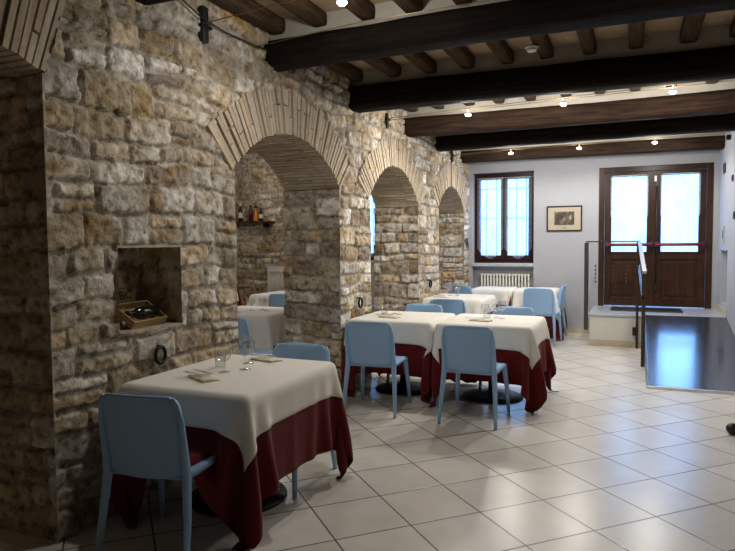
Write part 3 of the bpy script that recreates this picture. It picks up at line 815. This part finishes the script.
# ------------------------------------------------------------------ niche contents
t = empty('wooden_wine_box', (W-.045, 2.985, NZ0+.001), math.radians(3))
bw, bd, bh = .15, .185, .052
TILT = Matrix.Rotation(math.radians(33), 4, 'Y')
mb = MB(); mb.box(-bd, 0, -bw, bw, 0, .006); mb.box(-.008, 0, -bw, bw, .006, bh); mb.box(-bd, -bd+.008, -bw, bw, .006, bh)
mb.box(-bd+.008, -.008, -bw, -bw+.008, .006, bh); mb.box(-bd+.008, -.008, bw-.008, bw, .006, bh)
bb = mb.build('box_body', M['crate'], t); bb.matrix_local = TILT
mb = MB()
for k in range(70):
    x, y = -.09+rj.uniform(-.07, .07), rj.uniform(-.13, .13); a = rj.uniform(0, PI)
    mb.tube([(x, y, .008+rj.uniform(0, .012)), (x+.03*math.cos(a)*.6, y+.03*math.sin(a), .012+rj.uniform(0, .015))], .003, 5)
o = mb.build('packing_straw', M['straw'], bb); o['kind'] = 'stuff'
lid = MB().box(-.005, .005, -.09, .09, 0, .32, .001).build('lid', M['crate_lid'], t); lid.location = (-.222, .085, 0); lid.rotation_euler = (0, math.radians(-8), 0)
MB().box(.005, .007, -.088, .088, .222, .226).build('lid_line', M['ink'], lid)
fc = bpy.data.curves.new('lid_writing', 'FONT'); fc.body = 'BiC'; fc.size = .075; fc.extrude = .0008; fc.align_x = 'CENTER'
fo = bpy.data.objects.new('tmp_text', fc); COL.objects.link(fo); bpy.context.view_layer.update()
me = bpy.data.meshes.new_from_object(fo); bpy.data.objects.remove(fo)
me.transform(Matrix.Translation((.0062, 0, .155)) @ Matrix.Rotation(PI/2, 4, 'Z') @ Matrix.Rotation(PI/2, 4, 'X'))
me.materials.clear(); link('lid_writing', me, M['ink'], lid)
tag(bx('wooden_block', W-.235, W-.165, 2.88, 3.06, NZ0, NZ0+.085, M['shelf']), 'dark wooden block propping up the back of the wine box in the niche', 'block')
tag(t, 'open wooden wine box with its marked lid leaning behind, in the wall niche', 'box')
def bottle(name, glass, label, cat='bottle', h=.31, r=.037, lab='paper', cap='black', shape=0, group=None):
    t = empty(name)
    if shape == 0: prof = [(0, 0), (r*.9, 0), (r, .008), (r, h*.58), (r*.85, h*.66), (r*.4, h*.75), (r*.36, h*.97), (r*.42, h*.975), (r*.42, h), (0, h)]
    else: prof = [(0, 0), (r*.95, 0), (r, .01), (r*.95, h*.3), (r*.55, h*.55), (r*.3, h*.7), (r*.28, h*.95), (r*.34, h), (0, h)]
    MB().lathe([(max(a, .0005), b) for a, b in prof], 24).build('glass', M[glass], t)
    MB().lathe([(r*.40, h*.86), (r*.46, h*.86), (r*.46, h+.002), (.0005, h+.002)], 20).build('capsule', M[cap], t)
    if lab: MB().lathe([(r+.0008, h*.2), (r+.0008, h*.5)], 24).build('bottle_label', M[lab], t)
    return tag(t, label, cat, group)
b = bottle('wine_bottle', 'bottle', 'dark wine bottle lying in the open tilted box in the wall niche', lab=None, h=.27, r=.033)
b.matrix_world = Matrix.Translation((W-.045, 2.985, NZ0+.001)) @ Matrix.Rotation(math.radians(3), 4, 'Z') @ TILT @ Matrix.Translation((-.085, .135, .045)) @ Matrix.Rotation(math.radians(88), 4, 'X')
b = bottle('wine_bottle', 'black', 'black bottle at the left niche edge lying beside the wine box', lab='paper', h=.25, r=.042, cap='black')
b.location = (W-.255, 2.765, NZ0+.043); b.rotation_euler = (math.radians(90), 0, math.radians(84))

# shelf with bottles in the far room
SX0, SX1 = -7.1, -6.36
t = empty('wall_shelf', (SX1, SWY-.1, 1.915)); MB().box(SX0-SX1-.3, .06, -.12, .09, -.03, 0, .004).build('board', M['shelf'], t)
mb = MB(); mb.box(-.1, -.07, -.09, .08, -.12, -.03); mb.build('bracket', M['iron'], t)
tag(t, 'dark wooden shelf with bottles on the far stone wall', 'shelf')
for (x, gl, lb, h, r, sh, cp, lab) in ((-6.985, 'bottle', 'black wine bottle with white label, at the left end of shelf', .34, .042, 0, 'white', 'paper'),
        (-6.75, 'bottle_red', 'dark red bottle beside the amber decanter on the shelf', .31, .038, 0, 'black', None),
        (-6.64, 'amber', 'amber glass decanter bottle glowing on shelf', .29, .05, 1, 'black', None),
        (-6.525, 'bottle_red', 'dark bottle with small pale label at the right end of shelf', .26, .04, 0, 'black', 'paper')):
    b = bottle('liquor_bottle', gl, lb, 'bottle', h, r, lab, cp, sh, 'bottles on the far shelf'); b.location = (x, SWY-.15, 1.916)

# ------------------------------------------------------------------ furniture
def chair_proto():
    t = empty('dining_chair')
    # backrest: curved shell with rim
    n, m = 18, 14; vs = []; fs = []
    def pt(u, v, off):
        z = .445+(.825-.445)*v
        hw = .200+.012*v
        if v > .78: hw -= .045*((v-.78)/.22)**2.4
        z2 = z-(.012 if v > .98 else 0)-(.02*(1-abs(u)**2)*(1-v)**4)-.012*v*(1-u*u)*-1*.6
        y = -.205-.062*v**1.2-.034*(1-u*u)
        return Vector((u*hw, y+off, z2))
    for off in (0, .016):
        for i in range(n+1):
            for j in range(m+1): vs.append(pt(-1+2*i/n, j/m, off))
    N = (n+1)*(m+1)
    for i in range(n):
        for j in range(m):
            a = i*(m+1)+j; fs.append((a, a+m+1, a+m+2, a+1)); fs.append((N+a, N+a+1, N+a+m+2, N+a+m+1))
    for i in range(n):
        a = i*(m+1); fs.append((a, N+a, N+a+m+1, a+m+1)); a += m; fs.append((a, a+m+1, N+a+m+1, N+a))
    for j in range(m): fs.append((j, j+1, N+j+1, N+j)); a = n*(m+1)+j; fs.append((a, N+a, N+a+1, a+1))
    mb = MB(); mb.add(vs, fs, True)
    mb.tube([pt(-1+2*i/20, 1, .007)+Vector((0, 0, -.004)) for i in range(21)], .0095, 8)
    mb.build('backrest', M['chair'], t)
    # seat
    bm = bmesh.new(); n = 16; g = [[bm.verts.new((0, 0, 0)) for j in range(n+1)] for i in range(n+1)]
    for i in range(n+1):
        for j in range(n+1):
            u = -1+2*i/n; v = -1+2*j/n; e = (abs(u)**8+abs(v)**8)**(1/8) if (u or v) else 1; q = max(abs(u), abs(v)) or 1
            uu, vv = u*q/e, v*q/e
            g[i][j].co = (uu*(.218-.006*vv), vv*.218+.008, .452-.014*(1-uu*uu)*(1-vv*vv)-(.006 if vv > .9 else 0))
    for i in range(n):
        for j in range(n): bm.faces.new((g[i][j], g[i+1][j], g[i+1][j+1], g[i][j+1]))
    me = bpy.data.meshes.new('seat'); bm.to_mesh(me); bm.free()
    o = link('seat', me, M['chair'], t, True); md = o.modifiers.new('thick', 'SOLIDIFY'); md.thickness = .028; md.offset = -1
    for s in (-1, 1):
        MB().tube([(s*.236, -.275, 0), (s*.222, -.232, .25), (s*.209, -.207, .43), (s*.208, -.215, .52), (s*.209, -.243, .70), (s*.199, -.258, .78), (s*.180, -.266, .812)],
                  [.014, .0185, .022, .019, .0135, .0105, .008], 10, True, (1, 1.15)).build('leg', M['chair'], t)
        MB().tube([(s*.232, .262, 0), (s*.222, .238, .2), (s*.205, .208, .40), (s*.202, .200, .44)], [.0135, .018, .0225, .0225], 10).build('leg', M['chair'], t)
    mb = MB()
    mb.tube([(-.205, .21, .432), (.205, .21, .432)], .014, 8); mb.tube([(-.2, -.205, .432), (.2, -.205, .432)], .014, 8)
    mb.tube([(-.207, -.2, .432), (-.207, .2, .432)], .014, 8); mb.tube([(.207, -.2, .432), (.207, .2, .432)], .014, 8)
    mb.build('seat_frame', M['chair'], t)
    return t
CH = chair_proto(); used = [False]
def chair(x, y, deg, label, group=None):
    o = CH if not used[0] else copy_tree(CH); used[0] = True
    o.location = (x, y, 0); o.rotation_euler = (0, 0, math.radians(deg)); tag(o, label, 'chair', group or 'pale blue plastic dining chairs'); return o

# pedestal table
def table_proto(w, d):
    t = empty('restaurant_table')
    MB().box(-w/2, w/2, -d/2, d/2, .712, .738, .005).build('tabletop', M['shelf'], t)
    MB().tube([(0, 0, .02), (0, 0, .70)], .038, 20).build('column', M['iron'], t)
    MB().lathe([(.001, .0), (.285, .0), (.29, .008), (.285, .018), (.2, .034), (.07, .052), (.045, .065), (.001, .065)], 40).build('base', M['iron'], t)
    MB().box(-.2, .2, -.2, .2, .698, .712, .003).build('top_plate', M['iron'], t)
    return t

# cloth: position based drape of one square cloth over the table box
def drape(w, d, o1, o2, lim, seatbox=(), seed=0, steps=110):
    def ax(L, na):
        a = L/2; k2 = max(3, int(round((o2-o1)/.034))); k1 = max(3, int(round(o1/.034)))
        return np.concatenate([np.linspace(-a-o2, -a-o1, k2, endpoint=False), np.linspace(-a-o1, -a, k1, endpoint=False), np.linspace(-a, a, na, endpoint=False), np.linspace(a, a+o1, k1, endpoint=False), np.linspace(a+o1, a+o2, k2+1)]), k2
    A, k2 = ax(w, int(w/.036)); B, _ = ax(d, int(d/.036))
    X, Y = np.meshgrid(A, B, indexing='ij'); n, m = X.shape
    rng = np.random.RandomState(seed)
    top = .742
    P = np.stack([X, Y, np.full_like(X, top)], -1); R0 = P.copy()
    ex = np.maximum(np.abs(X)-w/2, 0); ey = np.maximum(np.abs(Y)-d/2, 0)
    pin = (ex <= 1e-9) & (ey <= 1e-9)
    P[..., 2] -= .35*np.hypot(ex, ey); P[..., :2] -= np.stack([np.sign(X)*ex*.06, np.sign(Y)*ey*.06], -1)
    sm = np.stack([vn(X*5, Y*5, seed), vn(X*5, Y*5, seed+1)], -1)*.03
    P[..., :2] += sm*(~pin)[..., None]
    Q = P.copy(); wgt = (~pin).astype(float)
    cons = []
    def addc(sl0, sl1, k):
        a = P[sl0]; L = np.linalg.norm(R0[sl0]-R0[sl1], axis=-1); cons.append((sl0, sl1, L, k))
    S = slice
    for off in (0, 1):
        def two(i0, i1, step=1):
            return
        e = (n-1-off)//2; addc((S(off, off+2*e, 2), S(None)), (S(off+1, off+2*e+1, 2), S(None)), 1)
        e = (m-1-off)//2; addc((S(None), S(off, off+2*e, 2)), (S(None), S(off+1, off+2*e+1, 2)), 1)
        e = (n-1-off)//2; addc((S(off, off+2*e, 2), S(0, m-1)), (S(off+1, off+2*e+1, 2), S(1, m)), .35); addc((S(off, off+2*e, 2), S(1, m)), (S(off+1, off+2*e+1, 2), S(0, m-1)), .35)
    for off in range(4):
        e = (n-1-2-off)//4+1
        i = np.arange(off, n-2, 4); addc((i,), (i+2,), .16)
        i = np.arange(off, m-2, 4); addc((S(None), i), (S(None), i+2), .16)
    xmin, xmax, ymin, ymax = lim
    for st in range(steps):
        V = (P-Q)*.955; Q = P.copy(); V[..., 2] -= 9.8*(1/45.)**2
        P = P+V*wgt[..., None]
        for it in range(9):
            for s0, s1, L, k in cons:
                a = P[s0]; b = P[s1]; dlt = b-a; ln = np.linalg.norm(dlt, axis=-1); wa = wgt[s0]; wb_ = wgt[s1]; ws = wa+wb_
                c = k*(ln-L)/np.maximum(ln, 1e-9)/np.maximum(ws, 1e-9); c = np.where(ws > 0, c, 0)
                P[s0] = a+dlt*(c*wa)[..., None]; P[s1] = b-dlt*(c*wb_)[..., None]
            x = P[..., 0]; y = P[..., 1]; z = P[..., 2]
            mg = .006; ins = (np.abs(x) < w/2+mg) & (np.abs(y) < d/2+mg) & (z < top) & ~pin
            px = w/2+mg-np.abs(x); py = d/2+mg-np.abs(y); pz = top-z
            mz = ins & (pz <= px) & (pz <= py); mx = ins & ~mz & (px < py); my = ins & ~mz & ~mx
            z[mz] = top; x[mx] = np.sign(x[mx])*(w/2+mg); y[my] = np.sign(y[my])*(d/2+mg)
            np.clip(x, xmin, xmax, out=x); np.clip(y, ymin, ymax, out=y); np.maximum(z, .012, out=z)
            for (a0, a1, b0, b1, sz) in seatbox:
                q = (x > a0) & (x < a1) & (y > b0) & (y < b1) & (z < sz); z[q] = np.maximum(z[q], sz)
    return P, k2
def cloth_objs(loc, P, k2, labels, cream='cream_cloth', red=True):
    n, m = P.shape[:2]
    du = np.gradient(P, axis=0); dv = np.gradient(P, axis=1); N = np.cross(du, dv); N /= np.maximum(np.linalg.norm(N, axis=-1, keepdims=True), 1e-9)
    def mk(name, G, mat, label, cat, grp):
        a, b = G.shape[:2]; fs = [(i*b+j, (i+1)*b+j, (i+1)*b+j+1, i*b+j+1) for i in range(a-1) for j in range(b-1)]
        me = bpy.data.meshes.new(name); me.from_pydata(G.reshape(-1, 3).tolist(), [], fs); me.update()
        o = link(name, me, M[mat], None, True); o.location = loc
        s = o.modifiers.new('smooth', 'SUBSURF'); s.levels = 1; s.render_levels = 1; s.boundary_smooth = 'PRESERVE_CORNERS'
        so = o.modifiers.new('thick', 'SOLIDIFY'); so.thickness = .0025; so.offset = 0
        tag(o, label, cat, grp); return o
    if red: mk('red_tablecloth', P, 'red_cloth', labels[1], 'tablecloth', 'dark red under-cloths')
    G = (P+N*.008)[k2:-k2, k2:-k2]
    mk('cream_tablecloth', G, cream, labels[0], 'tablecloth', 'cream top cloths')
def dining_table(x0, x1, y0, y1, labels, lim=None, o1=.182, o2=.468, seats=(), seed=0, cream='cream_cloth', basey=0, flat_red=True):
    cx, cy = (x0+x1)/2, (y0+y1)/2; w, d = x1-x0, y1-y0
    t = table_proto(w-.01, d-.01); t.location = (cx, cy, 0); tag(t, labels[2], 'table', 'pedestal dining tables')
    L = lim or (-9, 9, -9, 9); L = (L[0]-cx, L[1]-cx, L[2]-cy, L[3]-cy)
    sb = [(a-cx, b-cx, c-cy, e-cy, z) for a, b, c, e, z in seats]
    P, k2 = drape(w, d, o1, o2, L, sb, seed)
    cloth_objs((cx, cy, 0), P, k2, labels, cream)

# table 1 (nearest)
dining_table(-2.56, -1.75, 2.58, 3.56, o1=.168, labels= ['cream tablecloth on the nearest table against the stone wall', 'dark red under-cloth hanging to the floor at the nearest table', 'pedestal table nearest the camera, under a cream cloth'],
             lim=(-2.615, 9, 2.33, 9), seats=((-2.36, -1.93, 2.2, 2.72, .475),), seed=1)
chair(-2.11, 2.45, 8, 'blue chair nearest the camera, its back turned, at the nearest table')
chair(-2.06, 3.43, 180, 'blue chair at the far end of the nearest table, only its back edge showing')
# tables A and B
dining_table(-2.60, -1.745, 5.58, 6.44, ['cream tablecloth on left one of the two joined tables at mid room', 'dark red under-cloth of the left joined table by the stone pier', 'left of the two joined pedestal tables at mid room'],
             (-2.64, -1.722, -9, 6.475), seats=((-2.33, -1.93, 6., 6.6, .475),), seed=2)
dining_table(-1.695, -.835, 5.58, 6.45, ['cream tablecloth on the right one of the two joined tables, corner hanging free', 'dark red under-cloth with long pointed corners at the right joined table', 'right of the two joined pedestal tables, black round base visible'],
             (-1.718, 9, -9, 6.485), seats=((-1.37, -.97, 6., 6.6, .475),), seed=3)
chair(-2.135, 5.22, 5, 'blue chair facing away at the left one of two joined tables')
chair(-1.245, 5.23, -1, 'blue chair facing away at the right one of two joined tables')
chair(-2.13, 6.30, 180, 'blue chair behind the left joined table, only its top edge showing')
chair(-1.165, 6.305, 180, 'blue chair behind the right joined table, mostly hidden by glasses and cloth')
# table C
dining_table(-2.62, -1.83, 8.0, 8.85, ['cream tablecloth on the table by the pier before the third arch', 'dark red under-cloth of the table before third arch', 'pedestal table standing by the pier before the third arch'], (-2.64, 9, -9, 9), seed=4)
chair(-2.10, 7.50, 8, 'blue chair facing away at the table before the third arch')
# tables D
dining_table(-2.42, -1.79, 9.88, 10.5, ['cream tablecloth on the far left table under the back window', 'dark red under-cloth of the far left table under the window', 'small pedestal table under the back window'], (-9, -1.772, -9, 10.6), seed=5, o1=.22, o2=.45)
dining_table(-1.745, -1.13, 9.88, 10.5, ['cream tablecloth on the far right table below the framed picture', 'dark red under-cloth hanging long at the far right table', 'small pedestal table below the framed picture'], (-1.768, 9, -9, 10.6), seed=6, o1=.22, o2=.48)
chair(-1.27, 9.52, -4, 'blue chair facing away at the far right table below the picture')
chair(-1.28, 10.08, 88, 'blue chair at the right end of the far right table, by the landing')
chair(-2.36, 9.75, -30, 'blue chair at the left end of the far left table under the window')
# far room
dining_table(-4.40, -3.52, 5.55, 6.4, ['cream tablecloth on the far-room table just behind the first arch', 'dark red under-cloth of the far-room table just behind the first arch', 'far-room pedestal table just behind the first arch'], seed=7, o1=.30, o2=.36, cream='white_cloth')
chair(-3.44, 5.10, -4, 'blue chair at the far-room table just behind the first arch')
dining_table(-5.20, -4.30, 7.8, 8.65, ['cream tablecloth on the second far-room table seen through the first arch', 'dark red under-cloth of the second far-room table', 'second far-room pedestal table seen through the first arch'], seed=8, o1=.27, o2=.36, cream='white_cloth')
chair(-4.36, 7.55, 3, 'blue chair facing away at the second far-room table')
dining_table(-7.15, -6.27, 8.55, 9.4, ['cream tablecloth corner at the far left of the far room', 'dark red under-cloth at the far left of the far room', 'farthest left pedestal table of the far room'], seed=9, o1=.22, o2=.48, cream='white_cloth')
dining_table(-5.1, -4.28, 9.35, 10.15, ['cream tablecloth on the far-room table below the far window', 'dark red under-cloth on far-room table below the window', 'far-room pedestal table below the far window'], seed=10, cream='white_cloth')
chair(-4.05, 9.75, 92, 'blue chair below the far-room window, a sliver seen through the second arch')

# ------------------------------------------------------------------ tableware
ZT = .7525
def glass_proto(h=.17, r=.036):
    t = empty('wine_glass')
    pr = [(r*.95, h), (r*1.08, h*.82), (r*1.12, h*.72), (r*.95, h*.58), (r*.5, h*.48), (.005, h*.45)]
    MB().lathe(pr+[(max(a-.0015, .004), b+.001) for a, b in pr[::-1]], 24).build('bowl', M['drink_glass'], t)
    MB().lathe([(.005, h*.46), (.0035, h*.35), (.0035, h*.1), (.006, h*.03)], 12).build('stem', M['drink_glass'], t)
    MB().lathe([(.006, h*.03), (.02, .004), (r*.92, .002), (r*.92, 0), (.0005, 0)], 24).build('foot', M['drink_glass'], t)
    return t
def tumbler_proto():
    t = empty('water_tumbler')
    MB().lathe([(.030, .0), (.031, .002), (.036, .105), (.0345, .105), (.0295, .008), (.0005, .008)], 24).build('body', M['drink_glass'], t)
    return t
G1 = glass_proto(.175, .036); G2 = glass_proto(.135, .036); TB = tumbler_proto(); first = {}
def put(proto, x, y, label, cat, group, rz=0, z=ZT):
    o = proto if id(proto) not in first else copy_tree(proto); first[id(proto)] = 1
    o.location = (x, y, z); o.rotation_euler = (0, 0, rz); return tag(o, label, cat, group)
put(G2, -2.20, 3.02, 'shorter stemmed glass, front one of three on the nearest table', 'glass', 'glasses on the nearest table')
put(G1, -2.13, 3.13, 'stemmed glass in the middle of three on the nearest table', 'glass', 'glasses on the nearest table')
put(G1, -2.22, 3.30, 'tallest looking stemmed glass, rear one on the nearest table', 'glass', 'glasses on the nearest table')
put(TB, -2.30, 3.12, 'clear water tumbler behind the stemmed glasses on the nearest table', 'glass', 'glasses on the nearest table')
for a in (('left joined table', -2.42, 6.12), ('right joined table', -1.36, 6.12)):
    put(G2, a[1], a[2], 'left stemmed glass of the cluster on the %s' % a[0], 'glass', 'glasses on the joined tables')
    put(G2, a[1]+.10, a[2]+.05, 'middle stemmed glass of the cluster on the %s' % a[0], 'glass', 'glasses on the joined tables')
    put(TB, a[1]+.04, a[2]-.10, 'front tumbler of the cluster on the %s' % a[0], 'glass', 'glasses on the joined tables')
    put(G1, a[1]+.17, a[2]-.02, 'right stemmed glass of the cluster on the %s' % a[0], 'glass', 'glasses on the joined tables')
put(G1, -2.38, 8.5, 'left stemmed glass on the table before the third arch', 'glass', 'glasses before the third arch')
put(G1, -2.27, 8.5, 'right stemmed glass on the table before the third arch', 'glass', 'glasses before the third arch')
put(TB, -2.31, 8.62, 'clear tumbler behind two stemmed glasses before the third arch', 'glass', 'glasses before the third arch')
put(G2, -1.72+.03, 10.2, 'left glass on the far table below the picture', 'glass', 'glasses on the far tables')
put(G2, -1.55, 10.2, 'right glass on the far table below the picture', 'glass', 'glasses on the far tables')
for k, (x, y, s) in enumerate(((-3.95, 5.95, 'left'), (-3.85, 6.02, 'middle'), (-3.74, 5.93, 'right'))):
    put(G2, x, y, '%s glass on the far-room table behind the first arch' % s, 'glass', 'glasses in the far room')
put(G1, -4.7, 8.1, 'glass on the second far-room table', 'glass', 'glasses in the far room')
# cutlery
def fork():
    t = empty('fork'); mb = MB()
    mb.box(-.0045, .0045, -.09, .03, .001, .0035, .001); mb.build('handle', M['steel'], t)
    mb = MB(); mb.box(-.011, .011, .03, .055, .001, .0035, .001)
    for k in range(4): mb.box(-.011+k*.0063, -.011+k*.0063+.003, .053, .09, .001, .003)
    mb.build('tines', M['steel'], t); return t
def knife():
    t = empty('knife'); MB().box(-.006, .006, -.10, -.0, .001, .006, .002).build('handle', M['steel'], t)
    mb = MB(); mb.add([(-.006, 0, .002), (.008, 0, .002), (.009, .07, .002), (.002, .105, .002), (-.006, .105, .002), (-.006, 0, .004), (.008, 0, .0035), (.009, .07, .0035), (.002, .105, .0035), (-.006, .105, .004)],
                     [(4, 3, 2, 1, 0), (5, 6, 7, 8, 9), (0, 1, 6, 5), (1, 2, 7, 6), (2, 3, 8, 7), (3, 4, 9, 8), (4, 0, 5, 9)]); mb.build('blade', M['steel'], t); return t
def napkin():
    n = 10; vs = []; fs = []
    for i in range(n+1):
        for j in range(n+1):
            u, v = i/n, j/n; vs.append(((u-.5)*.10, (v-.5)*.20, .010+.010*math.sin(u*PI)*math.sin(v*PI)+.004*math.sin(v*9+u*4)))
    for i in range(n):
        for j in range(n): a = i*(n+1)+j; fs.append((a, a+n+1, a+n+2, a+1))
    me = bpy.data.meshes.new('napkin'); me.from_pydata(vs, [], fs); me.update(); o = link('folded_napkin', me, M['napkin'], None, True)
    s = o.modifiers.new('thick', 'SOLIDIFY'); s.thickness = .010; s.offset = -1; return o
FK, KN, NP = fork(), knife(), napkin()
def setting(x, y, rz, where):
    put(NP, x, y, 'folded cream napkin under cutlery on the %s' % where, 'napkin', 'folded napkins', rz)
    R = Matrix.Rotation(rz, 2); a = R @ Vector((-.03, .05)); b = R @ Vector((.02, .06))
    put(FK, x+a.x, y+a.y, 'steel fork resting on the napkin on the %s' % where, 'fork', 'steel forks', rz+.25, ZT+.024)
    put(KN, x+b.x, y+b.y, 'steel knife resting on the napkin on the %s' % where, 'knife', 'steel knives', rz+.1, ZT+.024)
setting(-2.20, 2.83, math.radians(62), 'nearest table, camera end')
setting(-2.17, 3.43, math.radians(75), 'nearest table, far end')
setting(-2.25, 5.83, math.radians(80), 'left joined table')
setting(-1.34, 5.86, math.radians(80), 'right joined table')
setting(-2.42, 8.2, math.radians(80), 'table before the third arch')
setting(-4.05, 5.7, math.radians(80), 'far-room table behind the first arch')
setting(-1.1-.35, 10.0, math.radians(80), 'far table below the picture')

# ------------------------------------------------------------------ outside
o = bx('street_facade_exterior', -14, 8, 16, 16.3, -1, 3.3, M['facade']); tag(o, 'pale stone house front across the street, seen through the door glass', 'building')
o = bx('street_exterior', -14, 8, YB+.36, 16, .3, .42, M['beige_stone']); struct(o); o.name = 'ground_exterior'

# world
w = bpy.data.worlds.new('World'); SC.world = w; w.use_nodes = True
bg = w.node_tree.nodes['Background']; bg.inputs[0].default_value = (.20, .46, 1, 1); bg.inputs[1].default_value = 7

# ------------------------------------------------------------------ camera
f = 630.94; pit = .0525; ro = .0082; th = .4032; H = 1.5
F = Vector((-math.sin(th)*math.cos(pit), math.cos(th)*math.cos(pit), -math.sin(pit))); R = Vector((math.cos(th), math.sin(th), 0)); U = R.cross(F)
Xc = R*math.cos(ro)-U*math.sin(ro); Yc = R*math.sin(ro)+U*math.cos(ro)
cd = bpy.data.cameras.new('camera'); cam = bpy.data.objects.new('camera', cd); COL.objects.link(cam)
cd.sensor_width = 36; cd.sensor_fit = 'HORIZONTAL'; cd.lens = f/735*36; cd.clip_start = .05
m = Matrix((Xc, Yc, -F)).transposed().to_4x4(); m.translation = Vector((0, 0, H)); cam.matrix_world = m
SC.camera = cam
SC.view_settings.view_transform = 'Standard'; SC.view_settings.look = 'None'; SC.view_settings.gamma = 1; SC.view_settings.use_curve_mapping = False
SC.view_settings.exposure = .62
